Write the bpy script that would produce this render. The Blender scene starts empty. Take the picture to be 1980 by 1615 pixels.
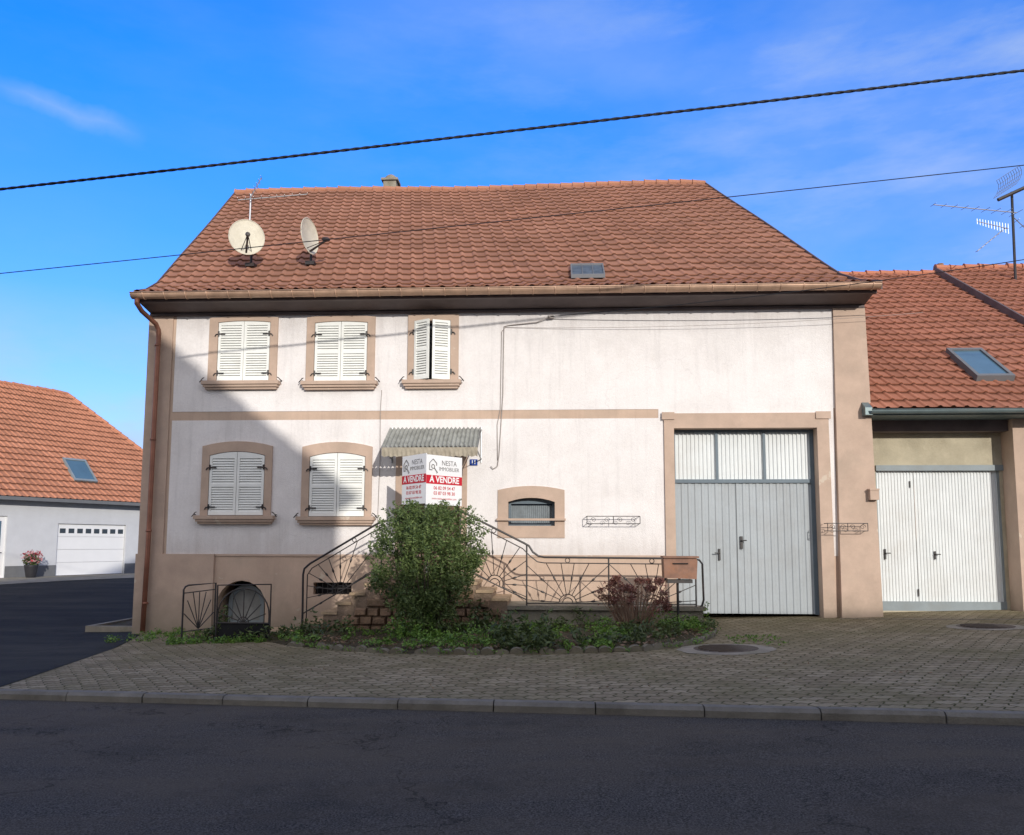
import bpy, math, random
from mathutils import Vector, Matrix, noise
random.seed(7)
R=math.radians
scene=bpy.context.scene
COL=scene.collection
scene.view_settings.view_transform='Standard'
scene.view_settings.look='None'
scene.view_settings.exposure=0
# ------------------------------------------------------------------ materials
def newmat(name):
    m=bpy.data.materials.new(name); m.use_nodes=True
    nt=m.node_tree; nt.nodes.clear()
    o=nt.nodes.new('ShaderNodeOutputMaterial'); b=nt.nodes.new('ShaderNodeBsdfPrincipled')
    nt.links.new(b.outputs[0],o.inputs[0])
    return m,nt,b
def N(nt,t,**k):
    n=nt.nodes.new(t)
    for a,v in k.items(): setattr(n,a,v)
    return n
def noi(nt,vec,scale,detail=4,rough=.6):
    n=N(nt,'ShaderNodeTexNoise'); n.inputs['Scale'].default_value=scale
    n.inputs['Detail'].default_value=detail; n.inputs['Roughness'].default_value=rough
    nt.links.new(vec,n.inputs['Vector']); return n.outputs['Fac']
def mapr(nt,val,a,b,c,d):
    n=N(nt,'ShaderNodeMapRange'); nt.links.new(val,n.inputs[0])
    for i,x in enumerate((a,b,c,d)): n.inputs[i+1].default_value=x
    return n.outputs[0]
def mix(nt,fac,c1,c2,mode='MIX'):
    n=N(nt,'ShaderNodeMix',data_type='RGBA',blend_type=mode)
    if isinstance(fac,(int,float)): n.inputs[0].default_value=fac
    else: nt.links.new(fac,n.inputs[0])
    for i,c in ((6,c1),(7,c2)):
        if isinstance(c,tuple): n.inputs[i].default_value=(c[0],c[1],c[2],1)
        else: nt.links.new(c,n.inputs[i])
    return n.outputs[2]
def vmap(nt,vec,s):
    n=N(nt,'ShaderNodeMapping'); n.inputs['Scale'].default_value=s
    nt.links.new(vec,n.inputs['Vector']); return n.outputs[0]
def mth(nt,op,a,b=None):
    n=N(nt,'ShaderNodeMath',operation=op)
    for i,x in enumerate((a,b)):
        if x is None: continue
        if isinstance(x,(int,float)): n.inputs[i].default_value=x
        else: nt.links.new(x,n.inputs[i])
    return n.outputs[0]
def bump(nt,b,h,strength,dist):
    n=N(nt,'ShaderNodeBump'); n.inputs['Strength'].default_value=strength; n.inputs['Distance'].default_value=dist
    nt.links.new(h,n.inputs['Height']); nt.links.new(n.outputs[0],b.inputs['Normal'])
def mk(name,c,rough=.8,var=.2,scale=2.0,dirt=None,dirtamt=.35,bm=.3,bs=60,bd=.01,metal=0,streak=0,fine=.12,spec=.3,peel=None,base=None,old=False):
    m,nt,b=newmat(name)
    tc=N(nt,'ShaderNodeTexCoord').outputs['Object']
    n1=noi(nt,tc,scale); lo=tuple(x*(1-var) for x in c); hi=tuple(min(1,x*(1+var)) for x in c)
    col=mix(nt,mapr(nt,n1,.3,.7,0,1),lo,hi)
    if fine:
        n2=noi(nt,tc,scale*18,4,.7)
        col=mix(nt,mapr(nt,n2,.35,.75,0,fine),col,tuple(x*.45 for x in c))
    if dirt:
        n3=noi(nt,tc,scale*.6+.37,7,.7)
        col=mix(nt,mapr(nt,n3,.48,.72,0,dirtamt),col,dirt)
    if streak:
        n4=noi(nt,vmap(nt,tc,(7,7,.45)),1.0,5,.65)
        col=mix(nt,mapr(nt,n4,.52,.75,0,streak),col,tuple(x*.5 for x in c))
    if peel:
        n5=noi(nt,tc,1.9,6,.62); col=mix(nt,mapr(nt,n5,.645,.665,0,.75),col,peel)
    if base:
        s=N(nt,'ShaderNodeSeparateXYZ'); nt.links.new(tc,s.inputs[0])
        h=mth(nt,'ADD',s.outputs[2],mth(nt,'MULTIPLY',noi(nt,tc,2.2,6,.7),-.9))
        col=mix(nt,mapr(nt,h,-.5,.35,.75,0),col,base)
    if old: # weathered wall: damp under the eaves, grime at the foot, repaired patches, faint hairlines
        s=N(nt,'ShaderNodeSeparateXYZ'); nt.links.new(tc,s.inputs[0])
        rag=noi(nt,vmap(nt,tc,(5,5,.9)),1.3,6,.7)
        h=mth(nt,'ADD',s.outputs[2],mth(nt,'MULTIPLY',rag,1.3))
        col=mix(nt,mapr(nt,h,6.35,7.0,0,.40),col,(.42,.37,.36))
        h2=mth(nt,'SUBTRACT',s.outputs[2],mth(nt,'MULTIPLY',rag,.9))
        col=mix(nt,mapr(nt,h2,.85,1.35,.38,0),col,(.45,.38,.34))
        pt=noi(nt,tc,.55,3,.45); col=mix(nt,mapr(nt,pt,.55,.58,0,.22),col,(.86,.84,.84))
        v=N(nt,'ShaderNodeTexVoronoi',feature='DISTANCE_TO_EDGE'); v.inputs['Scale'].default_value=.35
        dn=N(nt,'ShaderNodeTexNoise'); dn.inputs['Scale'].default_value=3; dn.inputs['Detail'].default_value=5; nt.links.new(tc,dn.inputs['Vector'])
        ad=N(nt,'ShaderNodeVectorMath',operation='MULTIPLY_ADD'); nt.links.new(dn.outputs['Color'],ad.inputs[0]); ad.inputs[1].default_value=(.4,.4,.4); nt.links.new(tc,ad.inputs[2])
        nt.links.new(ad.outputs[0],v.inputs['Vector'])
        cr=mth(nt,'MULTIPLY',mapr(nt,v.outputs['Distance'],0,.003,.16,0),mapr(nt,pt,.52,.58,0,1))
        col=mix(nt,cr,col,(.35,.31,.3))
    nt.links.new(col,b.inputs['Base Color'])
    b.inputs['Roughness'].default_value=rough; b.inputs['Metallic'].default_value=metal
    b.inputs['Specular IOR Level'].default_value=spec
    if bm: bump(nt,b,noi(nt,tc,bs,4,.7),bm,bd)
    return m
def tile_mat(name,c,dark=.5,moss=(.105,.066,.045),mossamt=.40):
    m,nt,b=newmat(name)
    t=N(nt,'ShaderNodeTexCoord'); uv=t.outputs['UV']; ob=t.outputs['Object']
    fl=N(nt,'ShaderNodeVectorMath',operation='FLOOR'); nt.links.new(uv,fl.inputs[0])
    wn=N(nt,'ShaderNodeTexWhiteNoise',noise_dimensions='2D'); nt.links.new(fl.outputs[0],wn.inputs['Vector'])
    col=mix(nt,wn.outputs['Value'],tuple(x*.90 for x in c),tuple(min(1,x*1.10) for x in c))
    sep=N(nt,'ShaderNodeSeparateXYZ'); nt.links.new(wn.outputs['Color'],sep.inputs[0])
    col=mix(nt,mapr(nt,sep.outputs[1],.92,.98,0,.25),col,tuple(x*dark for x in c))
    n1=noi(nt,ob,.5,6,.7); col=mix(nt,mapr(nt,n1,.45,.75,0,mossamt),col,moss)
    n2=noi(nt,ob,7,4,.7); col=mix(nt,mapr(nt,n2,.52,.78,0,.28),col,moss)
    n3=noi(nt,ob,.9,5,.7); col=mix(nt,mapr(nt,n3,.5,.72,0,.3),col,tuple(min(1,x*1.35) for x in (c[0],c[1]*1.12,c[2]*1.2)))
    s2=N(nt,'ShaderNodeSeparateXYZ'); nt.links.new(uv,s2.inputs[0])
    fr=mth(nt,'FRACT',s2.outputs[1]); col=mix(nt,mapr(nt,fr,.70,.97,0,.85),col,tuple(x*.2 for x in c))  # shadow line under each row's lip, put into the tile colour
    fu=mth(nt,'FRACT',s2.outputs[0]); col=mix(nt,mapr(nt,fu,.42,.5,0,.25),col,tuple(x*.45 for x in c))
    nt.links.new(col,b.inputs['Base Color']); b.inputs['Roughness'].default_value=.9
    b.inputs['Specular IOR Level'].default_value=.12
    bump(nt,b,noi(nt,ob,45,3,.7),.2,.01)
    return m
def leaf_mat(name,c1,c2,tl=.3):
    m,nt,b=newmat(name)
    g=N(nt,'ShaderNodeNewGeometry')
    col=mix(nt,g.outputs['Random Per Island'],c1,c2)
    nt.links.new(col,b.inputs['Base Color']); b.inputs['Roughness'].default_value=.5
    tr=N(nt,'ShaderNodeBsdfTranslucent'); nt.links.new(col,tr.inputs[0])
    mx=N(nt,'ShaderNodeMixShader'); mx.inputs[0].default_value=tl
    nt.links.new(b.outputs[0],mx.inputs[1]); nt.links.new(tr.outputs[0],mx.inputs[2])
    nt.links.new(mx.outputs[0],nt.nodes['Material Output'].inputs[0])
    return m
M={}
M['white']=mk('white_render',(.82,.785,.775),.9,.05,1.1,(.60,.56,.54),.42,.65,60,.016,streak=.26,fine=.15,old=True)
M['pink']=mk('beige_paint',(.54,.40,.31),.85,.11,1.7,(.40,.33,.26),.4,.35,60,.01,streak=.25,peel=(.62,.54,.43),base=(.24,.20,.15))
M['pink2']=mk('beige_surround',(.51,.38,.30),.85,.11,2.3,(.36,.29,.23),.4,.3,80,.008,peel=(.58,.50,.41),base=(.24,.20,.15))
M['side']=mk('side_wall',(.42,.36,.31),.9,.15,1,(.2,.18,.16),.5,.4,40,.01)
M['cornice']=mk('dark_timber',(.13,.10,.098),.65,.2,3,None,0,.2,30,.01)
M['copper']=mk('weathered_copper',(.52,.34,.24),.42,.2,4,(.32,.21,.15),.5,.1,50,.004,metal=.3)
M['pipe']=mk('copper_pipe',(.30,.13,.085),.4,.2,4,(.15,.08,.06),.5,.1,50,.004,metal=.3)
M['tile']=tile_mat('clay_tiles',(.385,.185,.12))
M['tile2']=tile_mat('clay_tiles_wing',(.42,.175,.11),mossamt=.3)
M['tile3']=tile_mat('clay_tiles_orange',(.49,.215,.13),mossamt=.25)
M['shut']=mk('white_shutter_paint',(.82,.83,.80),.5,.04,4,(.64,.62,.56),.25,.08,50,.004,fine=.05)
M['iron']=mk('black_iron',(.022,.02,.021),.5,.3,8,(.09,.04,.025),.4,.2,60,.003,spec=.5)
M['greydoor']=mk('grey_painted_steel',(.37,.405,.43),.5,.06,1.2,(.27,.26,.25),.35,.05,30,.003,streak=.2)
M['whitesteel']=mk('white_painted_steel',(.70,.73,.735),.5,.05,2,(.5,.47,.42),.25,.05,30,.003,streak=.18)
M['blue']=mk('blue_grey_frame',(.13,.17,.205),.5,.1,3,None,0,.05)
M['palegrey']=mk('pale_grey_frame',(.24,.28,.30),.5,.1,3,(.2,.2,.18),.4,.05)
M['cream']=mk('cream_wall',(.47,.42,.31),.9,.15,2,(.27,.23,.16),.5,.5,30,.02)
M['canopy']=mk('fibre_cement',(.33,.34,.32),.85,.25,5,(.13,.13,.11),.6,.3,60,.006)
M['fringe']=mk('canopy_fringe',(.36,.32,.25),.8,.2,8,(.15,.12,.09),.5,.1)
M['glass']=mk('dark_glass',(.03,.04,.05),.08,.1,2,None,0,0,spec=.6,fine=0)
M['oldglass']=mk('dull_roof_glass',(.10,.12,.135),.5,.3,6,(.05,.05,.05),.5,0,spec=.2)
M['skyl']=mk('skylight_glass',(.08,.15,.20),.06,.1,2,None,0,0,spec=.8,fine=0)
M['dark']=mk('dark_void',(.012,.012,.014),.9,.1,2,None,0,0)
M['wood']=mk('door_wood',(.13,.075,.05),.5,.2,5,None,0,.2,30)
M['sign']=mk('sign_board',(.82,.82,.82),.4,.02,3,None,0,0,fine=0)
M['red']=mk('sign_red',(.55,.015,.03),.4,.05,3,None,0,0,fine=0)
M['grey']=mk('sign_grey',(.16,.15,.15),.5,.05,3,None,0,0,fine=0)
M['signwhite']=mk('sign_white_ink',(.85,.85,.85),.5,.02,3,None,0,0,fine=0)
M['num']=mk('enamel_blue',(.02,.06,.30),.3,.05,3,None,0,0,fine=0)
M['concrete']=mk('mossy_concrete',(.29,.26,.21),.95,.22,3,(.11,.11,.05),.6,.7,40,.02)
M['stair']=mk('rough_stair_wall',(.26,.19,.14),.95,.3,3,(.08,.07,.045),.7,.8,25,.03)
M['cdoor']=mk('cellar_door_grey',(.30,.30,.28),.8,.2,4,(.12,.12,.11),.6,.3,30)
M['edging']=mk('mossy_edging',(.19,.17,.13),.95,.3,4,(.07,.09,.025),.75,.7,40,.02)
M['kerb']=mk('kerb_stone',(.20,.185,.155),.95,.2,3,(.09,.08,.06),.6,.7,50,.02)
M['rubble']=mk('sandstone_rubble',(.27,.175,.115),.95,.35,5,(.06,.06,.03),.7,.8,30,.03)
M['step']=mk('step_stone',(.44,.32,.21),.9,.2,4,(.15,.13,.08),.6,.5,40,.015)
M['mail']=mk('rusty_brown_steel',(.24,.13,.09),.6,.25,6,(.34,.14,.06),.7,.2,40,.004)
M['dish']=mk('dish_cream',(.62,.58,.47),.5,.08,5,(.35,.32,.24),.4,.05)
M['alu']=mk('antenna_metal',(.35,.36,.37),.4,.1,5,None,0,0,metal=.6)
M['cable']=mk('black_cable',(.012,.013,.02),.6,.1,9,None,0,0)
M['wire']=mk('grey_wire',(.34,.30,.28),.6,.1,9,None,0,0)
M['soil']=mk('bed_soil',(.085,.065,.04),.98,.4,4,(.08,.10,.03),.7,1,25,.06)
M['rust']=mk('cast_iron_cover',(.075,.058,.048),.7,.3,6,(.12,.08,.05),.5,.6,60,.01)
M['wallgrey']=mk('grey_white_render',(.60,.61,.63),.9,.05,2,None,0,.4,60,.01)
M['plinthgrey']=mk('grey_plinth',(.16,.165,.175),.9,.1,2,None,0,.3)
M['gdoor']=mk('white_section_door',(.80,.80,.80),.45,.02,2,None,0,0,fine=0)
M['leaf']=leaf_mat('shrub_leaves',(.055,.095,.028),(.22,.29,.10),.35)
M['leaf2']=leaf_mat('ground_leaves',(.06,.14,.02),(.22,.37,.06))
M['leaf4']=leaf_mat('dark_ground_leaves',(.045,.07,.025),(.13,.17,.055))
M['leaf3']=leaf_mat('dry_leaves',(.12,.07,.04),(.30,.20,.12))
M['hyd']=leaf_mat('dry_flower_heads',(.12,.045,.035),(.30,.13,.095),.15)
M['stem']=mk('stems',(.26,.17,.12),.9,.25,9)
M['trunk']=mk('shrub_stems',(.10,.085,.055),.9,.25,9)
M['flower']=leaf_mat('pot_flowers',(.5,.03,.05),(.75,.6,.6))
M['grass']=mk('grass_ground',(.07,.09,.03),.98,.4,.5,(.12,.1,.05),.5,1,9,.1)
M['aged']=mk('opposite_render',(.66,.57,.46),.9,.12,1,(.3,.25,.2),.4,.3)
M['terracotta']=mk('pot_dark',(.03,.03,.035),.5)
def asphalt(name,c,sp):
    m,nt,b=newmat(name); tc=N(nt,'ShaderNodeTexCoord').outputs['Object']
    a=noi(nt,tc,75,3,.85); col=mix(nt,mapr(nt,a,.40,.66,0,1),tuple(x*.38 for x in c),tuple(x*sp for x in c))
    w=noi(nt,vmap(nt,tc,(.35,1.3,1)),.9,5,.65); col=mix(nt,mapr(nt,w,.4,.65,0,.65),col,tuple(x*k for x,k in zip(c,(2.0,1.8,1.5))))
    w2=noi(nt,tc,.8,7,.75); col=mix(nt,mapr(nt,w2,.5,.72,0,.5),col,tuple(x*.5 for x in c))
    v=N(nt,'ShaderNodeTexVoronoi',feature='DISTANCE_TO_EDGE'); v.inputs['Scale'].default_value=.35
    dn=N(nt,'ShaderNodeTexNoise'); dn.inputs['Scale'].default_value=3.5; dn.inputs['Detail'].default_value=5; nt.links.new(tc,dn.inputs['Vector'])
    ad=N(nt,'ShaderNodeVectorMath',operation='MULTIPLY_ADD'); nt.links.new(dn.outputs['Color'],ad.inputs[0]); ad.inputs[1].default_value=(.9,.9,.9); nt.links.new(tc,ad.inputs[2])
    nt.links.new(ad.outputs[0],v.inputs['Vector'])
    cr=mth(nt,'MULTIPLY',mapr(nt,v.outputs['Distance'],.0,.008,.7,0),mapr(nt,w2,.42,.52,0,1))
    col=mix(nt,cr,col,tuple(x*.25 for x in c))
    nt.links.new(col,b.inputs['Base Color']); b.inputs['Roughness'].default_value=.9; b.inputs['Specular IOR Level'].default_value=.12
    bump(nt,b,a,1.0,.015); return m
M['asphalt']=asphalt('road_asphalt',(.064,.058,.051),2.8)
M['asphalt2']=asphalt('driveway_asphalt',(.034,.036,.036),1.6)
def pavers(name):
    m,nt,b=newmat(name); tc=N(nt,'ShaderNodeTexCoord').outputs['Object']
    s=N(nt,'ShaderNodeSeparateXYZ'); nt.links.new(tc,s.inputs[0])
    X,Y=s.outputs[0],s.outputs[1]
    px=mth(nt,'PINGPONG',mth(nt,'ADD',Y,50.0),.08); py=mth(nt,'PINGPONG',mth(nt,'ADD',X,50.0),.055)
    cx=mth(nt,'ADD',X,mth(nt,'MULTIPLY',px,.6)); cy=mth(nt,'ADD',Y,mth(nt,'MULTIPLY',py,.7))
    c=N(nt,'ShaderNodeCombineXYZ'); nt.links.new(cx,c.inputs[0]); nt.links.new(cy,c.inputs[1])
    dn=N(nt,'ShaderNodeTexNoise'); dn.inputs['Scale'].default_value=1.3; dn.inputs['Detail'].default_value=4; nt.links.new(tc,dn.inputs['Vector'])
    ad=N(nt,'ShaderNodeVectorMath',operation='MULTIPLY_ADD'); nt.links.new(dn.outputs['Color'],ad.inputs[0]); ad.inputs[1].default_value=(.13,.13,0); nt.links.new(c.outputs[0],ad.inputs[2])
    br=N(nt,'ShaderNodeTexBrick'); nt.links.new(ad.outputs[0],br.inputs['Vector'])
    br.inputs['Scale'].default_value=1; br.inputs['Brick Width'].default_value=.22; br.inputs['Row Height'].default_value=.16
    br.inputs['Mortar Size'].default_value=.014; br.inputs['Mortar Smooth'].default_value=.8; br.inputs['Bias'].default_value=0
    br.inputs['Color1'].default_value=(.235,.19,.125,1); br.inputs['Color2'].default_value=(.335,.28,.19,1); br.inputs['Mortar'].default_value=(.045,.048,.018,1)
    col=br.outputs['Color']
    n1=noi(nt,tc,.7,6,.7); col=mix(nt,mapr(nt,n1,.42,.70,0,.6),col,(.115,.108,.045))
    n3=noi(nt,tc,1.9,6,.75); col=mix(nt,mapr(nt,n3,.5,.72,0,.5),col,(.095,.078,.05))
    n2=noi(nt,tc,14,5,.7); col=mix(nt,mapr(nt,n2,.50,.75,0,.5),col,(.09,.075,.045))
    nt.links.new(col,b.inputs['Base Color']); b.inputs['Roughness'].default_value=.95; b.inputs['Specular IOR Level'].default_value=.1
    h=mth(nt,'ADD',mth(nt,'MULTIPLY',br.outputs['Fac'],-1.0),mth(nt,'MULTIPLY',noi(nt,tc,60,4,.7),.6))
    bump(nt,b,h,.7,.014); return m
M['paver']=pavers('interlocking_pavers')

# ------------------------------------------------------------------ mesh builder
class MB:
    def __init__(s): s.v=[];s.f=[];s.m=[];s.uv=None
    def add(s,vs,fs,m=0):
        o=len(s.v); s.v+= [tuple(p) for p in vs]
        for f in fs: s.f.append(tuple(o+i for i in f)); s.m.append(m)
    def quad(s,a,b,c,d,m=0): s.add([a,b,c,d],[(0,1,2,3)],m)
    def box(s,x0,x1,y0,y1,z0,z1,m=0):
        s.add([(x0,y0,z0),(x1,y0,z0),(x1,y1,z0),(x0,y1,z0),(x0,y0,z1),(x1,y0,z1),(x1,y1,z1),(x0,y1,z1)],
          [(0,3,2,1),(4,5,6,7),(0,1,5,4),(1,2,6,5),(2,3,7,6),(3,0,4,7)],m)
    def hexa(s,p,m=0):
        s.add(p,[(0,3,2,1),(4,5,6,7),(0,1,5,4),(1,2,6,5),(2,3,7,6),(3,0,4,7)],m)
    def tube(s,pts,r,n=6,m=0):
        pts=[Vector(p) for p in pts]; rr=r if isinstance(r,(list,tuple)) else [r]*len(pts)
        rings=[];up=None
        for i,p in enumerate(pts):
            d=(pts[min(i+1,len(pts)-1)]-pts[max(i-1,0)]).normalized()
            if up is None: up=d.orthogonal().normalized()
            a=d.cross(up)
            if a.length<1e-5: a=d.orthogonal()
            a.normalize(); up=a.cross(d).normalized()
            rings.append([p+(a*math.cos(2*math.pi*k/n)+up*math.sin(2*math.pi*k/n))*rr[i] for k in range(n)])
        vs=[q for ring in rings for q in ring]; fs=[]
        for i in range(len(pts)-1):
            for k in range(n):
                k2=(k+1)%n; fs.append((i*n+k,i*n+k2,(i+1)*n+k2,(i+1)*n+k))
        fs.append(tuple(range(n-1,-1,-1))); fs.append(tuple((len(pts)-1)*n+k for k in range(n)))
        s.add(vs,fs,m)
    def prism(s,out,y0,y1,m=0):
        n=len(out); vs=[(x,y0,z) for x,z in out]+[(x,y1,z) for x,z in out]
        fs=[tuple(range(n)),tuple(range(2*n-1,n-1,-1))]+[(i,(i+1)%n,(i+1)%n+n,i+n) for i in range(n)]
        s.add(vs,fs,m)
    def frame(s,outer,inner,y0,y1,m=0,closed=True):
        n=len(outer); vs=[(x,y0,z) for x,z in outer]+[(x,y0,z) for x,z in inner]+[(x,y1,z) for x,z in outer]+[(x,y1,z) for x,z in inner]
        fs=[]
        for i in range(n if closed else n-1):
            j=(i+1)%n
            fs+=[(i,j,n+j,n+i),(2*n+i,3*n+i,3*n+j,2*n+j),(i,2*n+i,2*n+j,j),(n+i,n+j,3*n+j,3*n+i)]
        s.add(vs,fs,m)
    def region(s,xs,zs,holes,y,m=0,keep=None):
        for i in range(len(xs)-1):
            for j in range(len(zs)-1):
                cx=(xs[i]+xs[i+1])/2;cz=(zs[j]+zs[j+1])/2
                if any(h[0]<cx<h[1] and h[2]<cz<h[3] for h in holes): continue
                if keep and not keep(cx,cz): continue
                s.quad((xs[i],y,zs[j]),(xs[i+1],y,zs[j]),(xs[i+1],y,zs[j+1]),(xs[i],y,zs[j+1]),m)
    def reveal(s,h,y0,y1,m=0):
        a,b,c,d=h
        s.quad((a,y0,c),(a,y1,c),(a,y1,d),(a,y0,d),m);s.quad((b,y0,c),(b,y0,d),(b,y1,d),(b,y1,c),m)
        s.quad((a,y0,d),(a,y1,d),(b,y1,d),(b,y0,d),m);s.quad((a,y0,c),(b,y0,c),(b,y1,c),(a,y1,c),m)
    def corr(s,x0,x1,z0,z1,y,pitch,dep,m=0):
        xs=[]
        n=max(1,round((x1-x0)/pitch)); p=(x1-x0)/n
        for i in range(n):
            b=x0+i*p
            xs+=[(b,y),(b+p*.38,y),(b+p*.5,y+dep),(b+p*.88,y+dep)]
        xs.append((x1,y))
        vs=[(a,c,z0) for a,c in xs]+[(a,c,z1) for a,c in xs]; k=len(xs)
        s.add(vs,[(i,i+1,k+i+1,k+i) for i in range(k-1)],m)
    def obj(s,name,mats,parent=None,smooth=False,recalc=False,label=None):
        me=bpy.data.meshes.new(name); me.from_pydata(s.v,[],s.f)
        if isinstance(mats,str): mats=[mats]
        for x in mats: me.materials.append(M[x])
        me.polygons.foreach_set('material_index',s.m)
        if smooth: me.polygons.foreach_set('use_smooth',[True]*len(s.f))
        if s.uv:
            l=me.uv_layers.new(name='UVMap'); l.data.foreach_set('uv',[c for f in s.f for i in f for c in s.uv[i]])
        me.update()
        o=bpy.data.objects.new(name,me); COL.objects.link(o)
        if recalc:
            import bmesh
            bm=bmesh.new(); bm.from_mesh(me); bmesh.ops.recalc_face_normals(bm,faces=bm.faces); bm.to_mesh(me); bm.free()
        if parent is not None: par(o,parent)
        if label: o['label']=label
        return o
def wm(o):
    m=Matrix.Translation(o.location)@o.rotation_euler.to_matrix().to_4x4()
    if o.parent: m=wm(o.parent)@o.matrix_parent_inverse@m
    return m
def par(o,p):
    o.parent=p
    if p.get('_local'): o['_local']=1
    else: o.matrix_parent_inverse=wm(p).inverted()
def thing(name,label,cat,loc=(0,0,0),group=None,rotz=0,local=False):
    e=bpy.data.objects.new(name,None); e.empty_display_size=.3; e.location=loc; e.rotation_euler=(0,0,rotz); COL.objects.link(e)
    e['label']=label; e['category']=cat
    if group: e['group']=group
    if local: e['_local']=1
    return e
def tag(o,label,cat,group=None):
    o['label']=label;o['category']=cat
    if group:o['group']=group
    return o
def struct(o): o['kind']='structure'; return o
WAVE=[(0,0),(.10,.75),(.20,1.),(.31,.75),(.42,.08),(.70,0.)]
def tile_slope(pos,cols,rows,hw=.034,hr=.036,wave=WAVE):
    mb=MB(); mb.uv=[]
    ss=[((c+p)/cols,c+p,h) for c in range(cols) for p,h in wave]+[(1.0,cols-.001,0)]
    ln=[]
    for r in range(rows): ln+=[(r/rows,hr,r+.02,r),(min(1,(r+1)/rows),0,r+.98,r)]
    k=len(ss)
    n=(pos(1,.5)-pos(0,.5)).cross(pos(.5,1)-pos(.5,0)).normalized()
    if n.z<0: n=-n
    for t,hh,vv,r in ln:
        for s_,u,h in ss:
            c=int(u); j=(random.Random(c*131+r*17).random()-.5)*.010
            p=pos(s_,t)+n*(h*hw+hh+j)
            mb.v.append(tuple(p)); mb.uv.append((u,vv))
    for i in range(len(ln)-1):
        for j in range(k-1):
            mb.f.append((i*k+j,i*k+j+1,(i+1)*k+j+1,(i+1)*k+j)); mb.m.append(0)
    return mb
def ridge_caps(mb,a,b,r=.11,seg=.38,m=0):
    a=Vector(a);b=Vector(b);L=(b-a).length;n=max(1,int(L/seg));d=(b-a)/n
    for i in range(n):
        j=random.uniform(-.014,.014)
        mb.tube([a+d*i+Vector((0,0,j)),a+d*(i+.06)+Vector((0,0,j)),a+d*(i+1.08)+Vector((0,0,j))],[r*1.18,r*1.05,r*.82],8,m)

# ------------------------------------------------------------------ ground
def sm(t): t=max(0,min(1,t)); return t*t*(3-2*t)
def gz(x,y):
    b=.074+.0302*max(-9,min(9,x))
    t=sm((y-1)/14)*sm((-x-8)/3)
    return b+(.17-b)*t
def yk(x): return -7.893-.2126*x
def xl(y):
    pts=[(-20,-5.9),(-6.4,-6.6),(-2.53,-7.28),(-.5,-7.89),(0.0,-8.12),(1.5,-8.35)]
    for (a,b),(c,d) in zip(pts,pts[1:]):
        if y<=c: return b+(d-b)*(y-a)/(c-a)
    return pts[-1][1]
def sheet(name,fn,nu,nv,mat_,dz):
    mb=MB()
    for i in range(nu+1):
        for j in range(nv+1):
            x,y=fn(i/nu,j/nv); mb.v.append((x,y,gz(x,y)+dz))
    for i in range(nu):
        for j in range(nv):
            a=i*(nv+1)+j; mb.f.append((a,a+nv+1,a+nv+2,a+1)); mb.m.append(0)
    return struct(mb.obj(name,mat_,smooth=True))
gx=[-700,-300,-120,-70,-45,-30,-22,-16,-12,-10,-9,-8,-4,0,5,9,20,50,120,300,700]
gy=[-700,-300,-120,-60,-30,-20,-10,-5,0,1,3,5,8,11,15,20,30,60,120,300,700]
mb=MB()
for x in gx:
    for y in gy: mb.v.append((x,y,gz(x,y)-.19))
for i in range(len(gx)-1):
    for j in range(len(gy)-1):
        a=i*len(gy)+j; mb.f.append((a,a+len(gy),a+len(gy)+1,a+1)); mb.m.append(0)
struct(mb.obj('ground','grass',smooth=True))
def fpav(u,v):
    y0=yk(-6.5); y=y0+(1.5-y0)*v; x0=xl(y)
    x=x0+(45-x0)*(u**1.6); yy=yk(x)+.14; return (x, yy+(1.5-yy)*v)
sheet('pavement',fpav,60,24,'paver',0)
def fdr(u,v):
    y=-6.3+(1.5+6.3)*v; x1=xl(y)-.006; x=x1+(-22-x1)*u
    lo=yk(x)+.14
    return (x, lo+(1.5-lo)*v) if lo<1.5 else (x,1.5)
sheet('driveway',fdr,20,20,'asphalt2',-.004)
sheet('side_lane',lambda u,v:(-60+(60-8.6)*u,1.5+58*v),24,20,'asphalt2',-.004)
sheet('road',lambda u,v:(-90+180*u,yk(-90+180*u)-6.6*v),90,6,'asphalt',-.088)
sheet('opposite_pavement',lambda u,v:(-90+180*u,yk(-90+180*u)-6.75-16*v),60,6,'paver',-.0)
def kerb(name,off):
    mb=MB(); x=-30.
    while x<30:
        L=.98; g=.012
        def P(xx,o,z): return (xx,yk(xx)+off+o,gz(xx,0)+z)
        x1=x+L-g; j=random.uniform(-.006,.004); o_=random.uniform(-.008,.008)
        vs=[P(x,o_,-.2),P(x1,o_,-.2),P(x1,.14,-.2),P(x,.14,-.2),P(x,o_,-.030+j),P(x1,o_,-.030+j),P(x,.035,.002+j),P(x1,.035,.002+j),P(x1,.14,.003+j),P(x,.14,.003+j)]
        mb.add(vs,[(0,1,5,4),(4,5,7,6),(6,7,8,9),(1,2,8,7,5),(0,4,6,9,3),(2,3,9,8)])
        x+=L
    return struct(mb.obj(name,'kerb'))
kerb('kerb',0); kerb('opposite_kerb',-6.74)
mb=MB()
for i in range(14):
    a=5.2+i*.42; y0=-.35-.30*i*.42
    mb.add([(a,y0,gz(a,0)+.004),(a+.41,y0-.123,gz(a+.41,0)+.004),(a+.41,y0-.043,gz(a+.41,0)+.004),(a,y0+.08,gz(a,0)+.004)],[(0,1,2,3)])
struct(mb.obj('paving_seam','kerb'))
def loc2(lx,ly):
    a=math.atan2(.911,.413); return (-20.96+lx*math.cos(a)-ly*math.sin(a),18+lx*math.sin(a)+ly*math.cos(a))
sheet('garage_apron',lambda u,v:loc2(-9+13*u,-4.2+4.2*v),10,8,'concrete',.006)

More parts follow.
